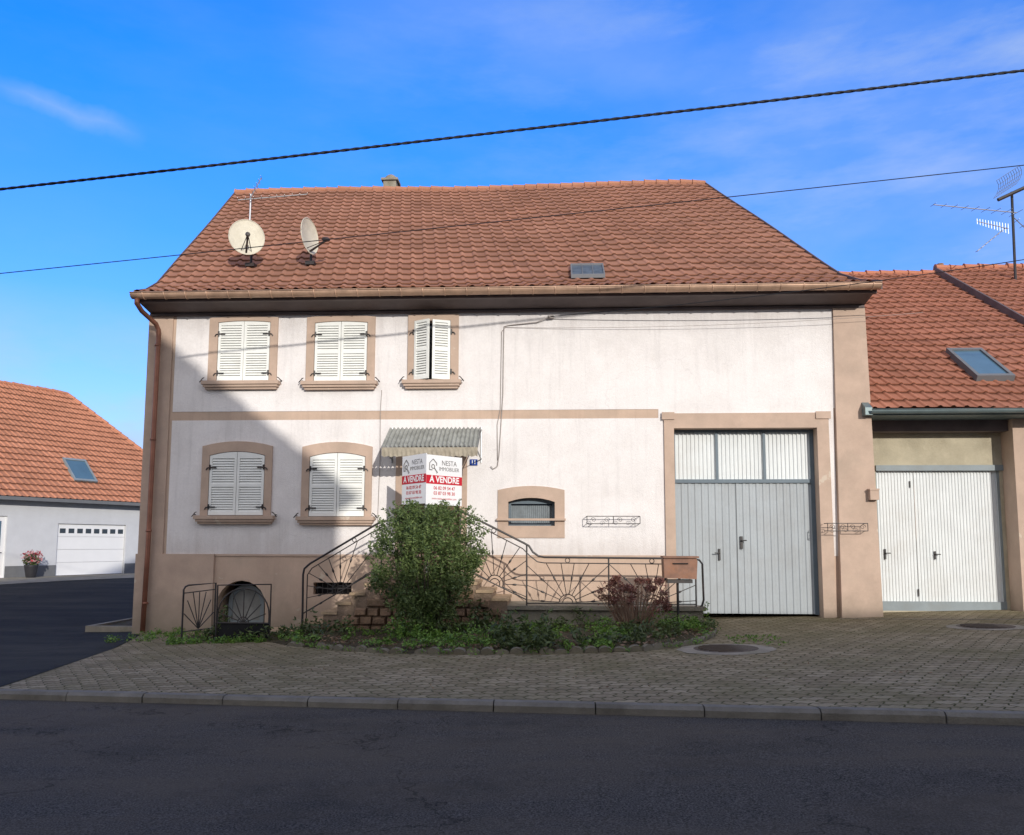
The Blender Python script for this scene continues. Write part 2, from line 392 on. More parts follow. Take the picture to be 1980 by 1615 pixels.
# ------------------------------------------------------------------ main house
H=thing('house','long white rendered farmhouse with beige trim and brown tiled roof','house',(-1.1,0,0))
SK=-.185
holes={'w3':(-2.78,-2.06,4.78,5.99),'w6':(-.91,-.01,1.93,2.47),'gar':(2.29,5.0,.0,3.81),'door':(-2.97,-1.85,1.05,3.22),
       'cel':(-6.59,-5.63,-.5,.86),'vent':(-4.69,-3.94,.60,.83)}
HL=list(holes.values())
xs=sorted(set([-8.2,6.0]+[v for h in HL for v in h[:2]])); zs=sorted(set([-.6,6.30]+[v for h in HL for v in h[2:]]))
mb=MB(); mb.region(xs,zs,HL,0)
for k,h in holes.items(): mb.reveal(h,0,.32 if k!='cel' else .9)
def P(x,y,z): return (x+SK*y,y,z)
for X in (-8.2,6.0):
    mb.add([P(X,0,-.6),P(X,0,6.30),P(X,.8,6.98),P(X,8,12.15),P(X,15.5,6.6),P(X,15.5,-.6)],[(0,1,2,3,4,5)],1)
mb.quad(P(-8.2,15.5,-.6),P(6,15.5,-.6),P(6,15.5,6.6),P(-8.2,15.5,6.6),1)
def arc(x0,x1,z,rise,n=8):
    return [(x0+(x1-x0)*i/n, z+rise*(1-(2*i/n-1)**2)) for i in range(n+1)]
def halfc(x0,x1,z,rise,n=10):
    return [((x0+x1)/2-(x1-x0)/2*math.cos(math.pi*i/n), z+rise*math.sin(math.pi*i/n)) for i in range(n+1)]
hc=halfc(-6.588,-5.632,.40,.458)
mb.prism([(-6.589,.859)]+hc[:6],.0005,.20,0); mb.prism([(-5.631,.859)]+hc[5:][::-1],.0005,.20,0)
mb.obj('wall',['pink','side'],H)
mb=MB()
wx=sorted(set([-7.64,5.38,2.0,2.10,5.22,5.33]+[v for h in HL for v in h[:2]]))
wx=[x for x in wx if -7.65<x<5.4]; wz=[1.37,1.93,2.47,3.22,4.015,4.10,4.19,4.78,5.99,6.15]
def keep(x,z):
    if z>4.19: return True
    if x<2.0: return z<4.015
    if x<2.10: return True
    if x<5.22: return z>4.10
    return x<5.33
mb.region(wx,wz,HL,-.008,0,keep)
mb.obj('white_render_field','white',H)
mb=MB()
mb.box(-8.2,-7.70,-.03,0,1.37,6.14,0)
mb.box(-8.23,-6.66,-.05,0,-.6,1.37)
mb.obj('corner_pilaster','pink2',H)
mb=MB()
mb.hexa([(5.30,-.14,-.2),(6.06,-.14,-.2),(6.06,0.8,-.2),(5.30,0,-.2),(5.385,-.05,6.14),(5.99,-.05,6.14),(5.99,.8,6.14),(5.385,0,6.14)],0)
mb.obj('corner_pilaster','pink2',H)
mb=MB()
mb.prism([(-6.65,1.33),(2.05,1.33),(2.05,1.372),(-6.65,1.372)],-.018,0)
mb.obj('plinth_band','pink2',H)
mb=MB()
# sloping boarded soffit with one small bed moulding and a fascia
mb.box(-8.17,5.98,-.07,-.001,6.14,6.19)
mb.hexa([(-8.17,-.50,6.285),(5.99,-.50,6.285),(5.99,-.001,6.192),(-8.17,-.001,6.192),(-8.17,-.50,6.30),(5.99,-.50,6.30),(5.99,-.001,6.30),(-8.17,-.001,6.30)])
mb.box(-8.18,6.02,-.60,-.505,6.27,6.36)
mb.obj('cornice','cornice',H)
mb=MB(); gy0=-.70;gzz=6.41;r=.105;n=10
x0,x1=-8.22,6.04
for i in range(n):
    a=math.pi+math.pi*i/n; b=math.pi+math.pi*(i+1)/n
    pa=(gy0+r*math.cos(a),gzz+r*math.sin(a)); pb=(gy0+r*math.cos(b),gzz+r*math.sin(b))
    mb.quad((x0,pa[0],pa[1]),(x1,pa[0],pa[1]),(x1,pb[0],pb[1]),(x0,pb[0],pb[1]))
mb.tube([(x0,gy0-r,gzz),(x1,gy0-r,gzz)],.014,6)
for x in (x0,x1):
    mb.add([(x,gy0+r*math.cos(math.pi+math.pi*k/8),gzz+r*math.sin(math.pi+math.pi*k/8)) for k in range(9)],[tuple(range(9))])
k=x0+.25
while k<x1:
    mb.tube([(k,gy0+(r+.006)*math.cos(math.pi+math.pi*t/6),gzz+(r+.006)*math.sin(math.pi+math.pi*t/6)) for t in range(7)],.011,5)
    k+=.42
mb.obj('gutter','copper',H,smooth=True)
mb=MB(); mb.tube([(-8.12,-.70,6.34),(-8.12,-.70,6.22),(-8.08,-.57,6.10),(-7.97,-.20,5.94),(-7.94,-.14,5.83),(-7.94,-.13,5.6),(-7.95,-.13,1.4),(-7.97,-.14,-.12)],.048,10)
for z in (5.5,3.6,1.8,.4): mb.tube([(-7.95,-.13,z),(-7.95,-.13,z+.04)],.058,10)
mb.obj('downpipe','pipe',H,smooth=True)
def prof(t):
    L1=1.56; L2=8.87; d=t*(L1+L2)
    if d<L1: k=d/L1; return (-.66+1.46*k, 6.44+.64*k+ -.06*math.sin(math.pi*k))
    k=(d-L1)/L2; return (.8+7.2*k,7.08+5.2*k)
def rpos(s,t):
    y,z=prof(t); xlft=-8.20+SK*(y+.6)
    return Vector((xlft+14.26*s,y,z+.035*math.sin(s*9)*t+.02*math.sin(s*23+t*7)*math.sin(t*3.1)))
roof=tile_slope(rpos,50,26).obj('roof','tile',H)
mb=MB()
mb.quad(P(-8.30,8,12.28),P(6.05,8,12.28),P(6.05,16.4,6.3),P(-8.30,16.4,6.3))
mb.obj('rear_roof_slope','tile',roof)
mb=MB()
for i in range(20):
    ridge_caps(mb,rpos(i/20,1),rpos((i+1)/20,1),.12,.34)
mb.obj('ridge_tile','tile',roof)
for s_ in (0,1):
    mb=MB()
    pts=[rpos(s_,t/14) for t in range(15)]
    for a,b in zip(pts,pts[1:]):
        dx=.03 if s_ else -.03
        mb.hexa([a+Vector((0,0,-.12)),a+Vector((dx,0,-.12)),b+Vector((dx,0,-.12)),b+Vector((0,0,-.12)),a+Vector((0,0,.06)),a+Vector((dx,0,.06)),b+Vector((dx,0,.06)),b+Vector((0,0,.06))])
    mb.obj('verge_board','cornice',roof)
# flush row of glass tiles in the roof read as one low pane
def gp(x,y,h): return (x,y,7.0+(y-.62)*.69+.055+h)
def gslab(mb,x0,x1,y0,y1,h0,h1):
    mb.hexa([gp(x0,y0,h0),gp(x1,y0,h0),gp(x1,y1,h0),gp(x0,y1,h0),gp(x0,y0,h1),gp(x1,y0,h1),gp(x1,y1,h1),gp(x0,y1,h1)])
mb=MB(); gslab(mb,.34,1.04,.62,.66,-.02,.055); gslab(mb,.34,1.04,1.26,1.30,-.02,.055); gslab(mb,.34,.37,.66,1.26,-.02,.055); gslab(mb,1.01,1.04,.66,1.26,-.02,.055)
for x in (.58,.80): gslab(mb,x-.008,x+.008,.66,1.26,.0,.045)
sk=mb.obj('roof_window','plinthgrey',roof)
mb=MB(); gslab(mb,.37,1.01,.66,1.26,-.01,.03); mb.obj('window_pane','oldglass',sk)
mb=MB(); cx_,cy_=-5.1,8.6
mb.box(cx_-.2,cx_+.2,cy_-.2,cy_+.2,11.9,12.78); mb.box(cx_-.26,cx_+.26,cy_-.26,cy_+.26,12.78,12.85)
mb.tube([(cx_,cy_,12.85),(cx_,cy_,12.92),(cx_,cy_,13.0),(cx_,cy_,13.05)],[.20,.20,.13,.04],10)
mb.obj('chimney','concrete',roof)
# ---- windows
def leaf(mb,x0,x1,z0,zt,y,ztf,m=0):
    st=.048; t=.035
    mb.box(x0,x0+st,y,y+t,z0,zt); mb.box(x1-st,x1,y,y+t,z0,zt)
    H_=zt-z0; zm=z0+H_*.5
    mb.box(x0+st,x1-st,y+.001,y+t-.001,z0,z0+.07)
    out=[(x0+.0005,zt-.05)]+[(x1-.0005,zt-.05)]+[(x1-.0005-(x1-x0-.001)*i/6,ztf(x1-(x1-x0)*i/6)) for i in range(7)]
    mb.prism(out,y+.001,y+t-.001)
    mb.box(x0+st,x1-st,y+.001,y+t-.001,zm-.03,zm+.03)
    for a,b in ((z0+.07,zm-.03),(zm+.03,zt-.05)):
        n=max(6,int((b-a)/.047)); p=(b-a)/n
        for i in range(n):
            z=a+i*p
            mb.hexa([(x0+st,y+.002,z),(x1-st,y+.002,z),(x1-st,y+.009,z-.004),(x0+st,y+.009,z-.004),
                     (x0+st,y+t-.006,z+p*.86),(x1-st,y+t-.006,z+p*.86),(x1-st,y+t-.001,z+p*.80),(x0+st,y+t-.001,z+p*.80)])
def hinge(par_,x,z,d,y=-.10):
    mb=MB(); mb.box(min(x,x+d*.13),max(x,x+d*.13),y-.008,y,z-.013,z+.013)
    mb.tube([(x,y-.012,z-.045),(x,y-.012,z+.055)],.016,6)
    mb.tube([(x,y-.012,z),(x-d*.05,y-.014,z-.01),(x-d*.075,y-.012,z-.05)],.012,5)
    mb.obj('hinge','iron',par_)
def catch(par_,x,z,d):
    mb=MB(); mb.tube([(x,0,z),(x,-.10,z),(x+d*.03,-.115,z+.035),(x+d*.06,-.11,z+.05)],.010,5)
    mb.tube([(x,-.10,z),(x-d*.035,-.11,z-.045)],.011,5)
    mb.obj('shutter_catch','iron',par_)
def window(sx0,sx1,sz1,x0,x1,z0,z1,slx0,slx1,rise=0,opened=False,lab=None):
    fy=-.05
    top=arc(x0,x1,z1-rise,rise); ot=arc(sx0,sx1,sz1-rise*1.2,rise*1.2)
    inner=[(x0,z0)]+top+[(x1,z0)]; outer=[(sx0,z0)]+ot+[(sx1,z0)]
    mb=MB(); mb.frame(outer,inner,fy,0.0,closed=False)
    w=mb.obj('window','pink2',H,recalc=True,label=lab)
    mb=MB(); mb.box(slx0,slx1,-.17,0,z0-.07,z0-.0); mb.box(slx0+.03,slx1-.03,-.14,0,z0-.12,z0-.071); mb.box(slx0+.06,slx1-.06,-.10,0,z0-.165,z0-.121)
    mb.obj('sill','pink2',w)
    xm=(x0+x1)/2
    tf=lambda x: z1-rise+rise*(1-(2*(x-x0)/(x1-x0)-1)**2)-.012
    ze=z1-rise-.012
    if not opened:
        for a,b in ((x0+.012,xm-.005),(xm+.005,x1-.012)):
            mb=MB(); leaf(mb,a,b,z0+.012,ze,-.045,tf); mb.obj('shutter','shut',w)
        mb=MB(); mb.prism([(x0,z0)]+top+[(x1,z0)],-.009,-.0085) ; mb.obj('window_pane','dark',w)
        for z in (z0+.17,z1-rise-.24):
            hinge(w,x0+.02,z,1,-.048); hinge(w,x1-.02,z,-1,-.048)
    else:
        Wd=(x1-x0)/2
        for sgn,ang in ((1,-30),(-1,20)):
            mb=MB(); leaf(mb,0 if sgn>0 else -Wd+.004,Wd-.004 if sgn>0 else 0,z0+.012,ze,-.02,lambda x:ze)
            a=R(ang); xo=x0+.01 if sgn>0 else x1-.01
            ca,sa=math.cos(a),math.sin(a)
            mb.v=[(xo+px*ca-py*sa,-.05+px*sa+py*ca,pz) for px,py,pz in mb.v]
            mb.obj('shutter','shut',w)
        for z in (z0+.17,z1-.24): hinge(w,x0-.02,z,1,-.055); hinge(w,x1+.02,z,-1,-.055)
        mb=MB(); mb.quad((x0,.16,z0),(x1,.16,z0),(x1,.16,z1),(x0,.16,z1)); mb.obj('window_pane','glass',w)
        mb=MB(); mb.box(x0,x1,.10,.158,z0,z0+.05);mb.box(x0,x0+.05,.10,.158,z0+.05,z1);mb.box(x1-.05,x1,.10,.158,z0+.05,z1);mb.box(xm-.03,xm+.03,.10,.158,z0+.05,z1); mb.obj('window_frame','shut',w)
    catch(w,slx0-.02,z0+.02,1); catch(w,slx1+.02,z0+.02,-1)
window(-6.94,-5.54,6.13,-6.76,-5.69,4.79,6.03,-7.02,-5.46,.03)
window(-4.95,-3.57,6.12,-4.79,-3.72,4.77,6.00,-5.01,-3.50,.03)
window(-2.91,-1.90,6.12,-2.78,-2.06,4.78,5.99,-3.0,-1.84,0,True,lab='narrow window with slightly open louvred shutters')
window(-6.98,-5.57,3.59,-6.83,-5.71,2.12,3.39,-7.06,-5.48,.08)
window(-4.97,-3.58,3.57,-4.82,-3.71,2.10,3.36,-5.03,-3.50,.08)
mb=MB(); ot=arc(-1.11,.18,2.62,.08); inn=arc(-.91,-.01,2.39,.08)
mb.frame([(-1.11,1.70)]+ot+[(.18,1.70)],[(-.91,1.93)]+inn+[(-.01,1.93)],-.03,0.0)
w=mb.obj('window','pink2',H,recalc=True,label='small arched window with net curtain and sill bar')
mb=MB(); mb.quad((-.91,.24,1.93),(-.01,.24,1.93),(-.01,.24,2.47),(-.91,.24,2.47)); mb.obj('window_pane','glass',w)
mb=MB()
for i in range(40):
    a=-.86+i*.02; mb.quad((a,.215+.012*(i%2),1.95),(a+.02,.215+.012*((i+1)%2),1.95),(a+.02,.215+.012*((i+1)%2),2.33),(a,.215+.012*(i%2),2.33))
M['curtain']=mk('net_curtain',(.22,.25,.27),.9,.2,6,None,0,0)
mb.obj('curtain','curtain',w)
mb=MB(); mb.box(-.91,-.86,.14,.2,1.93,2.47);mb.box(-.06,-.01,.14,.2,1.93,2.47);mb.box(-.86,-.06,.14,.2,2.36,2.47);mb.box(-.86,-.06,.14,.2,1.93,1.97)
mb.obj('window_frame','blue',w)
mb=MB(); mb.box(-1.13,.2,-.10,-.031,2.03,2.07); mb.obj('sill','pink2',w)
mb=MB(); mb.quad((-4.69,.2,.6),(-3.94,.2,.6),(-3.94,.2,.83),(-4.69,.2,.83),0)
mb.obj('basement_vent','dark',H)
mb=MB()
mb.tube([(-4.67,.05,.715),(-3.96,.05,.715)],.009,5)
for i in range(7): mb.tube([(-4.62+i*.1,.05,.6),(-4.62+i*.1,.05,.83)],.008,5)
mb.obj('vent_grille','iron',H)
mb=MB(); mb.frame([(-3.11,1.05),(-3.11,3.36),(-1.71,3.36),(-1.71,1.05)],[(-2.97,1.05),(-2.97,3.22),(-1.85,3.22),(-1.85,1.05)],-.03,0,closed=False)
d=mb.obj('door','pink2',H,recalc=True)
mb=MB(); mb.box(-2.97,-1.85,.18,.24,1.05,3.22)
for a in (-2.85,-2.37):
    for z in (1.2,2.0): mb.box(a,a+.4,.16,.18,z,z+.65)
mb.obj('door_leaf','wood',d)
mb=MB(); mb.tube([(-1.97,.17,2.1),(-1.97,.10,2.1),(-2.1,.10,2.1)],.01,6); mb.obj('handle','alu',d)
# canopy
mb=MB(); n=22; xa,xb=-3.24,-1.46
pts0=[];pts1=[]
for i in range(n*4+1):
    u=i/(n*4); h=.024*math.cos(i*math.pi/2)
    pts0.append((xa+(xb-xa)*u,-.01,3.84+h)); pts1.append((xa+.04+(xb-xa)*u,-.95,3.36+h))
k=len(pts0); mb.add(pts0+pts1,[(i,i+1,k+i+1,k+i) for i in range(k-1)])
c=mb.obj('door_canopy','canopy',H,smooth=False)
mb=MB()
for i in range(45):
    u=i/44; x=xa+.04+(xb-xa)*u; zz=3.20-.03*abs(math.sin(i*1.1)); mb.v+= [(x,-.955,3.35),(x,-.965+.015*(i%2),zz)]
for i in range(44): mb.f.append((2*i,2*i+2,2*i+3,2*i+1)); mb.m.append(0)
mb.obj('canopy_fringe','fringe',c)
mb=MB()
for x in (xa+.05,xb+.02):
    mb.tube([(x,-.02,3.80),(x,-.92,3.31),(x,-.02,3.22)],.014,6)
    mb.tube([(x,-.015,3.85),(x,-.015,3.15)],.016,6)
mb.tube([(xa+.05,-.92,3.31),(xb+.02,-.92,3.31)],.014,6)
mb.obj('canopy_bracket','alu',c)
# garage surround + door
mb=MB(); mb.frame([(2.10,.15),(2.10,4.10),(5.22,4.10),(5.24,.15)],[(2.29,.15),(2.29,3.81),(5.0,3.81),(5.0,.15)],-.05,0,closed=False)
mb.box(2.06,2.30,-.075,-.05,3.98,4.12); mb.box(4.98,5.26,-.075,-.05,3.98,4.12)
mb.obj('garage_surround','pink2',H,recalc=True)
g=MB()
g.box(2.29,5.0,.20,.28,2.77,2.84); g.box(2.29,5.0,.20,.28,3.76,3.81)
for x in (2.29,3.12,4.03,4.93): g.box(x,x+.05 if x<4.5 else 5.0,.20,.28,2.84,3.76)
g.box(2.29,2.325,.20,.28,.26,2.77); g.box(4.93,5.0,.20,.28,.26,2.77)
gd=g.obj('garage_door','blue',H)
for a,b in ((2.34,3.12),(3.17,4.03),(4.08,4.93)):
    mb=MB(); mb.corr(a,b,2.84,3.76,.235,.078,.022); mb.obj('transom_panel','whitesteel',gd)
for a,b in ((2.327,3.495),(3.503,4.928)):
    mb=MB(); mb.corr(a,b,.27,2.77,.235,.13,.013); mb.obj('door_leaf','greydoor',gd)
mb=MB(); mb.box(3.135,3.17,.20,.234,1.28,1.50); mb.tube([(3.15,.20,1.42),(3.15,.15,1.42),(3.05,.15,1.42)],.011,6); mb.obj('handle','iron',gd)
mb=MB(); mb.box(3.55,3.60,.20,.234,1.50,1.74); mb.tube([(3.575,.20,1.66),(3.575,.15,1.66),(3.66,.15,1.66)],.011,6); mb.obj('handle','iron',gd)
# cellar door
mb=MB(); mb.quad((-6.60,.89,-.5),(-5.62,.89,-.5),(-5.62,.89,.87),(-6.60,.89,.87))
cd=mb.obj('cellar_door','dark',H)
inn=halfc(-6.50,-5.78,.42,.34)
mb=MB(); mb.prism([(-6.50,-.02),(-5.78,-.02)]+inn[::-1],.40,.44); dl=mb.obj('door_leaf','cdoor',cd)
inn2=halfc(-6.42,-5.86,.42,.25)
mb=MB(); mb.frame([(-6.50,-.02)]+inn+[(-5.78,-.02)],[(-6.42,.06)]+inn2+[(-5.86,.06)],.37,.399); mb.obj('door_rim','palegrey',dl)
mb=MB(); mb.box(5.88,6.04,-.22,-.10,2.42,2.62); mb.box(5.87,6.05,-.23,-.10,2.60,2.63); mb.obj('meter_box','pink2',H)

# ------------------------------------------------------------------ barn wing
W=thing('barn','lower beige barn wing with corrugated garage door and tiled roof','barn',(8,.8,.3))
hg=(6.38,8.78,.30,3.16)
mb=MB(); mb.region([6.0,6.38,8.78,16],[-.3,.30,3.16,4.3],[hg],.8,0); mb.reveal(hg,.8,1.0,0)
mb.box(8.84,16,.35,.798,-.3,4.2,1)
mb.box(6.0,8.84,.50,.798,3.80,4.15,2)  # dark box stands for the shadow under the eave overhang
mb.quad((16,0.8,-.3),(16,14,-.3),(16,14,4.2),(16,.8,4.2),1)
mb.quad((3.5,14.3,-.3),(16,14.3,-.3),(16,14.3,4.2),(3.5,14.3,4.2),1)
mb.obj('wall',['cream','pink2','cornice'],W)
mb=MB(); mb.box(6.38,8.84,.76,.90,3.05,3.16); mb.box(6.38,8.78,.80,.92,.30,.48); mb.box(6.38,6.40,.82,.9,.48,3.05); mb.box(8.75,8.78,.82,.9,.48,3.05)
gd=mb.obj('garage_door','palegrey',W)
for a,b in ((6.40,7.135),(7.142,8.75)):
    mb=MB(); mb.corr(a,b,.48,3.05,.86,.062,.014); mb.obj('door_leaf','whitesteel',gd)
mb=MB(); mb.box(6.50,6.53,.83,.86,1.3,1.5); mb.tube([(6.515,.83,1.42),(6.515,.79,1.42),(6.60,.79,1.42)],.01,6); mb.obj('handle','iron',gd)
mb=MB(); mb.box(7.46,7.49,.83,.86,1.3,1.46); mb.tube([(7.475,.83,1.4),(7.475,.79,1.4),(7.56,.79,1.4)],.01,6); mb.obj('handle','iron',gd)
mb=MB(); mb.box(7.05,7.07,.84,.858,2.72,2.85); mb.obj('bolt','iron',gd)
mb=MB(); mb.box(7.12,7.14,.84,.858,.58,.72); mb.obj('bolt','iron',gd)
def wpos(x0,x1,dz=0):
    return lambda s,t: Vector((x0+(x1-x0)*s-.10*(t*7),-.2+7.2*t,4.12+dz+5.0*t+.02*math.sin(s*7+t*4)))
fa_=wpos(5.98,11.3); fb_=wpos(11.3,17.5,.14)
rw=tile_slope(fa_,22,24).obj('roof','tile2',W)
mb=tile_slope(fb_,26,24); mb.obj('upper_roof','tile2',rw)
mb=MB()
for t in range(14):
    a=fb_(0,t/14); b=fb_(0,(t+1)/14)
    mb.hexa([a+Vector((-.03,0,-.14)),a+Vector((0.02,0,-.14)),b+Vector((.02,0,-.14)),b+Vector((-.03,0,-.14)),a+Vector((-.03,0,.06)),a+Vector((.02,0,.06)),b+Vector((.02,0,.06)),b+Vector((-.03,0,.06))])
mb.obj('verge_board','cornice',rw)
for q_ in (fa_,fb_):
    mb=MB(); ridge_caps(mb,q_(0,1),q_(1,1),.11); mb.obj('ridge_tile','tile2',rw)
mb=MB(); mb.quad((5,7,9.1),(17,7,9.1),(16.5,14.5,4.2),(4.2,14.5,4.2)); mb.obj('rear_roof_slope','tile2',rw)
def wr(x,y,h):
    z=4.12+5.0*(y+.2)/7.2; return (x,y-.57*h,z+.82*h)
def slab(mb,x0,x1,y0,y1,h0,h1):
    mb.hexa([wr(x0,y0,h0),wr(x1,y0,h0),wr(x1,y1,h0),wr(x0,y1,h0),wr(x0,y0,h1),wr(x1,y0,h1),wr(x1,y1,h1),wr(x0,y1,h1)])
mb=MB()
slab(mb,8.46,8.53,.86,2.1,0,.13); slab(mb,9.13,9.20,.86,2.1,0,.13); slab(mb,8.53,9.13,.86,.94,0,.13); slab(mb,8.53,9.13,2.02,2.1,0,.13)
sk=mb.obj('skylight','plinthgrey',rw)
mb=MB(); slab(mb,8.53,9.13,.94,2.02,.08,.10); mb.obj('window_pane','skyl',sk)
mb=MB()
for i in range(8):
    a=math.pi+math.pi*i/8;b=math.pi+math.pi*(i+1)/8
    mb.quad((5.93,-.27+.075*math.cos(a),4.11+.075*math.sin(a)),(17,-.27+.075*math.cos(a),4.11+.075*math.sin(a)),(17,-.27+.075*math.cos(b),4.11+.075*math.sin(b)),(5.93,-.27+.075*math.cos(b),4.11+.075*math.sin(b)))
mb.tube([(5.93,-.345,4.11),(17,-.345,4.11)],.01,6)
M['gutblue']=mk('blue_grey_gutter',(.16,.21,.22),.45,.15,3,(.2,.2,.18),.3,.05,metal=.3)
mb.obj('gutter','gutblue',W,smooth=True)
mb=MB(); mb.hexa([(5.84,-.26,4.02),(5.97,-.26,4.02),(5.97,.8,4.0),(5.84,.8,4.0),(5.84,-.26,4.16),(5.97,-.26,4.16),(5.97,.8,4.88),(5.84,.8,4.88)])
mb.box(5.97,16,-.18,.79,4.02,4.06)
mb.obj('eave_board','gutblue',W)
mb=MB(); mb.box(11.2,11.65,8.2,8.6,8.2,9.55); mb.box(11.15,11.7,8.15,8.65,9.55,9.62); mb.tube([(11.4,8.4,9.6),(11.4,8.4,9.85)],.10,8); mb.obj('chimney','rubble',rw)

# ------------------------------------------------------------------ neighbour house in the side lane
ang=math.atan2(.911,.413)
NB=thing('neighbouring_house','grey-white rendered house with orange hipped roof and white garage door','house',(-20.96,18,.17),rotz=ang,local=True)
mb=MB()
gh=(0,3.3,0,2.2); dh=(-3.5,-2.15,0,2.45)
mb.region([-10,-3.5,-2.15,0,3.3,7.6],[-.4,0,.45,2.2,2.45,3.35],[gh,dh],0,0)
mb.reveal(gh,0,.2,0); mb.reveal(dh,0,.2,0)
mb.region([-2.15,0],[-.4,.46],[],-.015,1); mb.region([3.3,7.6],[-.4,.46],[],-.015,1); mb.region([-10,-3.5],[-.4,.46],[],-.015,1)
mb.add([(-10,0,-.4),(-10,9,-.4),(-10,9,3.35),(-10,4.5,8.3),(-10,0,3.35)],[(0,1,2,3,4)],0)
mb.quad((7.6,0,-.4),(7.6,9,-.4),(7.6,9,3.35),(7.6,0,3.35))
mb.quad((-10,9,-.4),(7.6,9,-.4),(7.6,9,3.35),(-10,9,3.35))
mb.obj('wall',['wallgrey','plinthgrey'],NB)
def f1(s,t):
    return Vector((-10.3+(13.4+5.0*(1-t))*s,-.45+4.95*t,3.22+5.4*t))
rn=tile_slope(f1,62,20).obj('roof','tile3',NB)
mb=MB(); mb.quad((-10.3,4.5,8.62),(3.1,4.5,8.62),(8.1,9.4,3.2),(-10.3,9.4,3.2)); mb.add([(8.1,-.45,3.22),(8.1,9.4,3.22),(3.1,4.5,8.62)],[(0,1,2)]); mb.obj('rear_roof_slope','tile3',rn)
mb=MB(); ridge_caps(mb,f1(0,1),f1(1,1),.11); mb.obj('ridge_tile','tile3',rn)
mb=MB(); ridge_caps(mb,f1(1,0),f1(1,1),.10); mb.obj('hip_tile','tile3',rn)
mb=MB(); mb.box(-10.3,8.1,-.50,-.38,3.08,3.22); mb.box(-10.3,8.1,-.38,0,3.16,3.2); mb.obj('gutter','plinthgrey',NB)
nn=Vector((0,-5.4,4.95)).normalized()
def nbs(mb,x0,x1,t0,t1,h0,h1):
    def q(x,t,h): return tuple(Vector((x,-.45+4.95*t,3.22+5.4*t))+nn*h)
    mb.hexa([q(x0,t0,h0),q(x1,t0,h0),q(x1,t1,h0),q(x0,t1,h0),q(x0,t0,h1),q(x1,t0,h1),q(x1,t1,h1),q(x0,t1,h1)])
mb=MB(); nbs(mb,.8,.87,.15,.34,0,.12);nbs(mb,1.83,1.9,.15,.34,0,.12);nbs(mb,.87,1.83,.15,.165,0,.12);nbs(mb,.87,1.83,.325,.34,0,.12)
sk=mb.obj('skylight','palegrey',rn)
mb=MB(); nbs(mb,.87,1.83,.165,.325,.06,.09); mb.obj('window_pane','skyl',sk)
mb=MB()
for i in range(4): mb.box(.02,3.28,.08,.12,.02+i*.545,.02+i*.545+.535)
gd=mb.obj('garage_door','gdoor',NB)
for i in range(8):
    mb=MB(); mb.box(.14+i*.4,.40+i*.4,.07,.078,1.80,2.0); mb.obj('window_pane','glass',gd)
mb=MB(); mb.box(-3.5,-2.15,.08,.14,0,2.45); dd=mb.obj('door','gdoor',NB)
mb=MB(); mb.box(-3.3,-2.35,.06,.078,1.25,2.25); mb.obj('window_pane','skyl',dd)
mb=MB(); mb.tube([(-2.3,.07,1.0),(-2.3,.02,1.0),(-2.45,.02,1.0)],.015,6); mb.obj('handle','iron',dd)
pp=Matrix.Translation((-20.96,18,.17))@Matrix.Rotation(ang,4,'Z')@Vector((-1.5,-.7,0))
PT=thing('flower_pot','dark pot of red and white flowers against grey wall','plant pot',(pp.x,pp.y,.17))
mb=MB(); mb.tube([(pp.x,pp.y,.15),(pp.x,pp.y,.2),(pp.x,pp.y,.62),(pp.x,pp.y,.68)],[.16,.18,.26,.27],14); mb.obj('pot','terracotta',PT,smooth=True)
def leaves(mb,c,rad,n,size,m=0,flat=False,rng=random):
    for _ in range(n):
        while True:
            p=Vector((rng.uniform(-1,1),rng.uniform(-1,1),rng.uniform(-1,1)))
            if p.length<1: break
        p=Vector((c[0]+p.x*rad[0],c[1]+p.y*rad[1],c[2]+p.z*rad[2]))
        a=Vector((rng.gauss(0,1),rng.gauss(0,1),rng.gauss(0,1)*(.35 if flat else .8))).normalized(); b=a.orthogonal().normalized()
        if rng.random()<.5: b=a.cross(b)
        s=size*rng.uniform(.6,1.3)
        mb.add([p-a*s,p+b*s*.42,p+a*s,p-b*s*.42],[(0,1,2,3)],m)
mb=MB(); leaves(mb,(pp.x,pp.y,.86),(.36,.36,.28),260,.07); mb.obj('foliage','leaf4',PT)
mb=MB(); leaves(mb,(pp.x,pp.y,1.0),(.40,.40,.30),150,.08); mb.obj('blossom','flower',PT)

